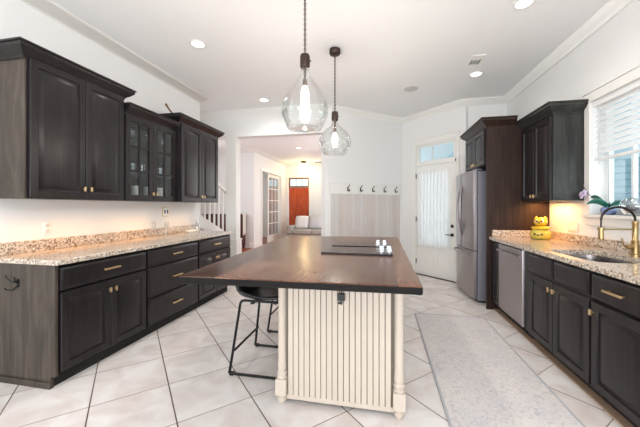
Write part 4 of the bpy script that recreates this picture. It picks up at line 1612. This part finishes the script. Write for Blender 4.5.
part('newel_post', m, 'trim', t, bevel=0.004)

# dark red sideboard in the hall
t = thing('sideboard', 'dark red wooden sideboard in the hall behind the stair balusters', 'sideboard', (-4.7, 8.47, 0.006))
part('carcass', MB().box((-5.4, 8.36, 0.10), (-4.105, 8.585, 1.03)), 'red_wood', t, bevel=0.004)
part('top', MB().box((-5.42, 8.34, 1.0305), (-4.09, 8.59, 1.06)), 'red_wood', t, bevel=0.004)
fs = lambda u, v, wv: (u, 8.36 - wv, v)
for k in range(3):
    a = -5.385 + k * 0.424
    d = part('door', MB().panel(a, a + 0.416, 0.12, 1.01, fs, DOOR_P), 'red_wood', t)
    part('knob', MB().lathe([(0.006, -0.02), (0.012, -0.04), (0.008, -0.05)], (a + 0.05, 8.36, 0.6), 10, axis='Y'), 'bronze', d)
for xx in (-5.37, -4.14):
    for yy in (8.39, 8.55):
        part('leg', MB().box((xx - 0.02, yy - 0.02, 0.0065), (xx + 0.02, yy + 0.02, 0.10)), 'red_wood', t)
m = MB()
prof = [(-4.20, 1.066), (-4.15, 1.066), (-4.095, 1.0655), (-4.081, 1.055), (-4.078, 1.0), (-4.074, 0.85), (-4.072, 0.68), (-4.076, 0.50), (-4.078, 0.42)]
m.rings([[(px_ + (0.004 * math.sin(q * 1.9) if z < 1.05 else 0), 8.36 + 0.20 * q / 10, z) for q in range(11)] for px_, z in prof], close=False)
single('hanging_cloth', m, 'cloth_white', 'cream cloth hanging over the end of the dark red sideboard', 'cloth', (-4.1, 8.46, 0.42), solid=0.005, smooth=180)

# ------------------------------------------------------------------ French door and front door
r = thing('door_2', None, None, (-3.83, 10.2, 0.006), kind='structure')
m = MB()
for a, b in ((FY0 - 0.09, FY0), (FY1, FY1 + 0.09)):
    m.box((-3.8295, a, 0.0065), (-3.81, b, FTOP))
m.box((-3.8295, FY0 - 0.09, FTOP), (-3.81, FY1 + 0.09, FTOP + 0.09))
part('casing', m, 'trim', r, bevel=0.003)
m = MB()
a, b = 9.93, FY1 - 0.01
x0, x1 = -3.93, -3.89
z0, z1 = 0.015, FTOP - 0.01
m.box((x0, a, z0), (x1, a + 0.10, z1)).box((x0, b - 0.10, z0), (x1, b, z1)).box((x0, a + 0.1, z0), (x1, b - 0.1, z0 + 0.25)).box((x0, a + 0.1, z1 - 0.11), (x1, b - 0.1, z1))
for k in (1, 2):
    yy = a + 0.1 + (b - a - 0.2) * k / 3
    m.box((x0 + 0.008, yy - 0.015, z0 + 0.25), (x1 - 0.008, yy + 0.015, z1 - 0.11))
for k in range(1, 5):
    zz = z0 + 0.25 + (z1 - z0 - 0.36) * k / 5
    m.box((x0 + 0.009, a + 0.1, zz - 0.015), (x1 - 0.009, b - 0.1, zz + 0.015))
lf = part('door_leaf', m, 'trim', r)
part('glass', MB().box((-3.912, a + 0.1, z0 + 0.25), (-3.908, b - 0.1, z1 - 0.11)), 'pane', lf)

r = thing('door_3', None, None, ((QX0 + QX1) / 2, 11.8, 0.006), kind='structure')
m = MB()
m.box((QX0 - 0.09, 11.775, 0.0065), (QX0 - 0.0, 11.7995, 2.47)).box((QX1, 11.775, 0.0065), (QX1 + 0.09, 11.7995, 2.47))
m.box((QX0 - 0.09, 11.775, 2.47), (QX1 + 0.09, 11.7995, 2.57))
part('casing', m, 'trim', r, bevel=0.003)
m = MB()
m.box((QX0, 11.82, 0.015), (QX1, 11.865, 2.06))
lf = part('door_leaf', m, 'door_wood', r, label='reddish brown wooden front door')
fd = lambda u, v, wv: (u, 11.82 - wv, v)
for a, b in ((QX0 + 0.10, -3.315), (-3.26, QX1 - 0.10)):
    for z0, z1 in ((0.2, 0.85), (1.0, 1.9)):
        part('raised_panel', MB().panel(a, b, z0, z1, fd, [(0, 0.0005), (0, 0.010), (0.015, 0.012), (0.03, 0.003), (0.07, 0.010)]), 'door_wood', lf)
part('door_handle', MB().lathe([(0.02, -0.05), (0.028, -0.035), (0.01, -0.02), (0.03, -0.002)], (QX1 - 0.06, 11.82, 1.0), 12, axis='Y'), 'bronze', lf)
m = MB()
m.box((QX0, 11.80, 2.065), (QX1, 11.86, 2.13)).box((QX0, 11.80, 2.41), (QX1, 11.86, 2.47))
m.box((QX0, 11.80, 2.13), (QX0 + 0.05, 11.86, 2.41)).box((QX1 - 0.05, 11.80, 2.13), (QX1, 11.86, 2.41))
for k in (1, 2):
    xx = QX0 + 0.05 + (QX1 - QX0 - 0.1) * k / 3
    m.box((xx - 0.008, 11.815, 2.13), (xx + 0.008, 11.845, 2.41))
part('transom_frame', m, 'driftwood', r)
part('transom_pane', MB().box((QX0 + 0.05, 11.828, 2.13), (QX1 - 0.05, 11.832, 2.41)), 'pane', r)

# ------------------------------------------------------------------ sofa
t = thing('sofa', 'light grey upholstered sofa by the front door, beyond the island', 'sofa', (-2.3, 10.6, 0.006))
x0, x1, y0, y1 = -3.33, -0.75, 10.25, 11.15
part('base', MB().box((x0, y0 + 0.04, 0.08), (x1, y1, 0.30)), 'sofa', t, bevel=0.02)
part('backrest', MB().box((x0 + 0.16, y1 - 0.24, 0.30), (x1 - 0.16, y1, 0.92)), 'sofa', t, bevel=0.06)
for a, b in ((x0, x0 + 0.22), (x1 - 0.22, x1)):
    part('armrest', MB().box((a, y0, 0.30), (b, y1 - 0.05, 0.60)), 'sofa', t, bevel=0.05)
n = 3
for k in range(n):
    wdt = (x1 - x0 - 0.44) / n
    a = x0 + 0.22 + wdt * k
    part('seat_cushion', MB().box((a + 0.004, y0, 0.3005), (a + wdt - 0.004, y1 - 0.24, 0.47)), 'sofa', t, bevel=0.04)
for xx in (x0 + 0.08, x1 - 0.08):
    for yy in (y0 + 0.1, y1 - 0.1):
        part('leg', MB().box((xx - 0.03, yy - 0.03, 0.0065), (xx + 0.03, yy + 0.03, 0.08)), 'bronze', t)


def pillow(label, x, y, z, s, tilt, mat, yaw=0.0):
    m = MB()
    N = 10
    rs = []
    for sgn in (-1, 1):
        rows = []
        for i in range(N + 1):
            row = []
            for j in range(N + 1):
                u, v = -1 + 2 * i / N, -1 + 2 * j / N
                h = 0.09 * (1 - u ** 4) * (1 - v ** 4)
                pu, pv = u * (1 - 0.06 * v * v), v * (1 - 0.06 * u * u)
                yy = sgn * h
                zz = pv * s
                c, q = math.cos(tilt), math.sin(tilt)
                Y2, Z2 = yy * c + zz * q, -yy * q + zz * c
                X2 = pu * s
                row.append((x + X2 * math.cos(yaw) - Y2 * math.sin(yaw), y + X2 * math.sin(yaw) + Y2 * math.cos(yaw), z + s * abs(c) + Z2))
            rows.append(row)
        m.rings(rows, close=False)
    return single('pillow', m, mat, label, 'pillow', (x, y, z), group='pillows on the sofa', smooth=180)


pillow('pale cream pillow at the left end of the grey sofa', -2.84, 10.62, 0.485, 0.25, R(22), 'pillow_light', 0.05)
pillow('light grey pillow leaning second from the left on the grey sofa', -2.33, 10.62, 0.485, 0.25, R(22), 'pillow_grey', -0.05)
pillow('white pillow on the grey sofa nearest the hook wall', -1.80, 10.62, 0.485, 0.25, R(20), 'pillow_light', -0.05)

# chair in the room behind the French door
t = thing('armchair', 'dark chair seen through the gap of the French door', 'chair', (-4.6, 10.1, 0.006), local=True)
part('seat', MB().box((-0.28, -0.28, 0.25), (0.28, 0.28, 0.45)), 'black_leather', t, bevel=0.04)
part('backrest', MB().box((-0.28, -0.28, 0.4505), (-0.16, 0.28, 0.95)), 'black_leather', t, bevel=0.04)
for a in (-0.24, 0.24):
    for b in (-0.24, 0.24):
        part('leg', MB().box((a - 0.02, b - 0.02, 0.0005), (a + 0.02, b + 0.02, 0.25)), 'black_metal', t)

# ------------------------------------------------------------------ small things
# outlets
t = thing('wall_outlet', 'white outlet plate above the left backsplash near the picture edge', 'outlet', (LW, 2.075, 1.10), group='outlets')
fo = LF(LW + 0.0005)
part('plate', MB().panel(2.040, 2.110, 1.045, 1.155, fo, [(0, 0), (0, 0.003), (0.004, 0.006)]), 'white_plastic', t)
part('socket', MB().box((2.06, 1.06, 0.006), (2.09, 1.09, 0.008), fo).box((2.06, 1.11, 0.006), (2.09, 1.14, 0.008), fo), 'grille', t)
t = thing('wall_outlet', 'double outlet plate with metal rim below the glass-door cabinet', 'outlet', (LW, 3.54, 1.22), group='outlets')
part('rim', MB().panel(3.475, 3.605, 1.155, 1.285, fo, [(0, 0), (0, 0.003), (0.006, 0.005)]), 'brass', t)
part('plate', MB().panel(3.485, 3.595, 1.165, 1.275, fo, [(0, 0.0052), (0, 0.007), (0.004, 0.008)]), 'white_plastic', t)
part('socket', MB().box((3.505, 1.195, 0.008), (3.525, 1.245, 0.010), fo).box((3.555, 1.195, 0.008), (3.575, 1.245, 0.010), fo), 'vent_dark', t)
t = thing('wall_outlet', 'cream triple outlet plate under the right wall cabinet, lit warm', 'outlet', (RW, 3.64, 1.06), group='outlets')
fr_ = RF(RW - 0.0005)
part('plate', MB().panel(3.555, 3.725, 1.015, 1.125, fr_, [(0, 0), (0, 0.003), (0.004, 0.006)]), 'cream_plastic', t)
part('socket', MB().box((3.575, 1.035, 0.006), (3.605, 1.105, 0.008), fr_).box((3.625, 1.035, 0.006), (3.655, 1.105, 0.008), fr_).box((3.675, 1.035, 0.006), (3.705, 1.105, 0.008), fr_), 'white_plastic', t)
t = thing('charger', 'white plug-in charger on the wall under the rimmed outlet', 'charger', (LW, 3.54, 1.05))
part('plug', MB().box((3.52, 1.02, 0.0), (3.565, 1.085, 0.035), fo), 'grille', t, bevel=0.006)
part('cord', MB().tube([(LW + 0.02, 3.54, 1.019), (LW + 0.035, 3.52, 1.03), (LW + 0.045, 3.49, 0.96), (LW + 0.055, 3.47, 0.925), (LW + 0.10, 3.42, 0.919)], 0.003, 6), 'white_plastic', t)
t = thing('charger', 'white plug-in night light on the wall left of the rimmed outlet', 'charger', (LW, 3.30, 1.05))
part('plug', MB().box((3.285, 1.02, 0.0), (3.325, 1.10, 0.03), fo), 'grille', t, bevel=0.006)

# tray, bottle and jar on the left counter
cz = 0.9145
t = thing('tray', 'white oval tray at the far end of the left counter', 'tray', (-2.68, 3.88, cz))
m = MB()
prof = [(0.90, cz), (1.0, cz + 0.012), (1.03, cz + 0.034), (1.0, cz + 0.034), (0.95, cz + 0.014), (0.88, cz + 0.008)]
m.rings([[(-2.68 + 0.065 * k * math.cos(2 * math.pi * i / 28), 3.88 + 0.125 * k * math.sin(2 * math.pi * i / 28), z) for i in range(28)] for k, z in prof])
part('dish', m, 'ceramic_white', t)
single('bottle', MB().lathe([(0.032, 0), (0.036, 0.01), (0.036, 0.11), (0.014, 0.14), (0.013, 0.17), (0.017, 0.172), (0.017, 0.195), (0.004, 0.196)], (-2.73, 4.07, cz), 20), 'tumbler', 'clear glass bottle behind the white tray', 'bottle', (-2.73, 4.07, cz))
single('soap_bar', MB().box((-2.70, 3.83, cz + 0.0085), (-2.66, 3.92, cz + 0.028)), 'cream_plastic', 'pale soap bar lying in the white oval tray', 'soap', (-2.68, 3.88, cz + 0.0085), bevel=0.008)

# hook on the base cabinet end panel
t = thing('wall_hook', 'black branching hook on the end panel of the left base cabinet', 'hook', (-2.58, C0, 0.74))
m = MB()
yy = C0 - 0.0005
m.box((-2.590, yy - 0.006, 0.705), (-2.572, yy, 0.765))
m.tube([(-2.581, yy - 0.004, 0.735), (-2.610, yy - 0.018, 0.745), (-2.650, yy - 0.03, 0.775), (-2.655, yy - 0.03, 0.795)], 0.0045, 6)
m.tube([(-2.581, yy - 0.004, 0.745), (-2.570, yy - 0.03, 0.755), (-2.556, yy - 0.04, 0.785)], 0.0045, 6)
m.tube([(-2.581, yy - 0.004, 0.715), (-2.60, yy - 0.02, 0.69), (-2.64, yy - 0.03, 0.686), (-2.66, yy - 0.03, 0.70)], 0.005, 6)
part('prongs', m, 'black_metal', t)

# stick ornament on the far-left wall cabinet
m = MB()
m.tube([(-2.60, 3.52, 2.376), (-2.60, 3.42, 2.44), (-2.60, 3.30, 2.50), (-2.60, 3.24, 2.545)], [0.016, 0.013, 0.010, 0.012], 8)
m.sphere((-2.60, 3.24, 2.548), 0.016)
m.tube([(-2.60, 3.45, 2.375), (-2.56, 3.52, 2.40), (-2.60, 3.60, 2.375)], 0.012, 8)
single('driftwood_ornament', m, 'driftwood', 'small brown driftwood stick lying on top of the far wall cabinet', 'ornament', (-2.60, 3.5, 2.372))

# owl cookie jar
jx, jy = 1.80, 3.88
t = thing('cookie_jar', 'yellow ceramic owl cookie jar in the counter corner by the refrigerator panel', 'cookie jar', (jx, jy, cz))
m = MB().lathe([(0.066, 0), (0.088, 0.006), (0.100, 0.04), (0.097, 0.080), (0.080, 0.110), (0.072, 0.118)], (jx, jy, cz), 28)
b = part('pot', m, 'yellow_green', t, smooth=180)
m = MB().lathe([(0.075, 0.1185), (0.092, 0.122), (0.094, 0.136), (0.076, 0.146), (0.055, 0.152)], (jx, jy, cz), 28)
part('lid', m, 'yellow_glaze', t)
m = MB().sphere((jx, jy, cz + 0.200), 0.066, 1.0, 1.12, 0.80, 20, 12)
for s in (-1, 1):
    dirx, diry = -0.62, -0.78
    px_, py_ = diry, -dirx
    bx, by = jx + s * 0.042 * px_, jy + s * 0.042 * py_
    m.lathe([(0.024, 0.232), (0.016, 0.248), (0.003, 0.262)], (bx, by, cz), 10)
hd = part('owl_head', m, 'yellow_glaze', t, smooth=60)
m = MB()
for s in (-1, 1):
    m.sphere((jx + dirx * 0.060 + s * 0.022 * px_, jy + diry * 0.066 + s * 0.022 * py_, cz + 0.207), 0.013, n=10, m=6)
part('eye', m, 'ceramic_dark', hd)
m = MB()
for s in (-1, 1):
    m.sphere((jx + dirx * 0.050 + s * 0.024 * px_, jy + diry * 0.056 + s * 0.024 * py_, cz + 0.207), 0.019, n=12, m=8)
part('eye_disc', m, 'ceramic_white', hd)
m = MB().lathe([(0.001, 0.0), (0.008, 0.012), (0.006, 0.022)], (jx + dirx * 0.070, jy + diry * 0.076, cz + 0.178), 8)
part('beak', m, 'ceramic_dark', hd)
m = MB()
for s in (-1, 0, 1):
    m.sphere((jx + dirx * 0.095 + s * 0.034 * px_, jy + diry * 0.095 + s * 0.034 * py_, cz + 0.05 + 0.01 * abs(s)), 0.012, n=10, m=6)
part('flower_spot', m, 'ceramic_dark', b)

# orchid in a glass pot on the window sill
ox, oy, oz = 2.015, 3.17, WZ0 + 0.0005
t = thing('orchid_plant', 'orchid with dark green leaves in a round blue pot on the window sill', 'potted plant', (ox, oy, oz))
part('pot', MB().lathe([(0.032, 0), (0.046, 0.006), (0.056, 0.028), (0.054, 0.050), (0.045, 0.068), (0.040, 0.066), (0.042, 0.05), (0.0, 0.045)], (ox, oy, oz), 24, cap1=False), 'blue_ceramic', t, smooth=180)


def leaf(dx, dy, L, rise, droop, wd):
    m = MB()
    N = 9
    rows = []
    d = Vector((dx, dy, 0)).normalized()
    s = Vector((-d.y * 0.55, d.x * 0.55, 0.84))
    for i in range(N + 1):
        u = i / N
        c = Vector((ox, oy, oz + 0.07)) + d * (L * u) + Vector((0, 0, rise * math.sin(u * 2.0) - droop * u * u))
        wv = wd * (math.sin(math.pi * min(1, 0.12 + u * 0.88)) ** 0.6) * (1 - 0.25 * u) if i < N else 0.002
        rows.append([tuple(c + s * wv * v + Vector((0, 0, 0.35 * wv * abs(v)))) for v in (-1, -0.5, 0, 0.5, 1)])
    m.rings(rows, close=False)
    return m


for a in ((-0.15, 1.0, 0.19, 0.075, -0.02, 0.036), (-1.0, 0.35, 0.15, 0.06, 0.03, 0.034), (0.2, -1, 0.16, 0.04, 0.03, 0.030), (-0.6, -0.8, 0.12, 0.03, 0.03, 0.026)):
    part('leaf', leaf(*a), 'leaf', t, solid=0.003, smooth=180)
m = MB()
stp = [(ox, oy, oz + 0.05), (ox - 0.03, oy + 0.11, oz + 0.13), (ox - 0.06, oy + 0.17, oz + 0.20), (ox - 0.07, oy + 0.235, oz + 0.29)]
m.tube(stp, 0.003, 6)
m.tube([stp[2], (ox - 0.07, oy + 0.20, oz + 0.215), (ox - 0.07, oy + 0.235, oz + 0.19)], 0.0025, 6)
part('flower_stem', m, 'stem', t)
for (cx_, cy_, cz_) in ((ox - 0.075, oy + 0.195, oz + 0.205), (ox - 0.075, oy + 0.240, oz + 0.185)):
    m = MB()
    for k in range(5):
        a = 2 * math.pi * k / 5 + 0.3
        m.sphere((cx_ - 0.002 * (k % 2), cy_ + 0.020 * math.cos(a), cz_ + 0.020 * math.sin(a)), 0.018, 0.3, 1, 1, 8, 6)
    b = part('blossom', m, 'petal', t)
    part('flower_centre', MB().sphere((cx_ - 0.006, cy_, cz_), 0.006, n=8, m=5), 'petal_purple', b)
# bowl on the sill
bx, by = 2.02, 2.88
t = thing('glass_bowl', 'round glass bowl of dark stones on the window sill at the right edge', 'bowl', (bx, by, oz))
part('bowl', MB().lathe([(0.04, 0), (0.075, 0.015), (0.10, 0.06), (0.098, 0.10), (0.075, 0.135), (0.06, 0.145)], (bx, by, oz), 28, cap1=False), 'tumbler', t, smooth=180)
part('stones', MB().sphere((bx, by, oz + 0.055), 0.07, 1, 1, 0.6, 14, 8), 'stones', t, smooth=180)
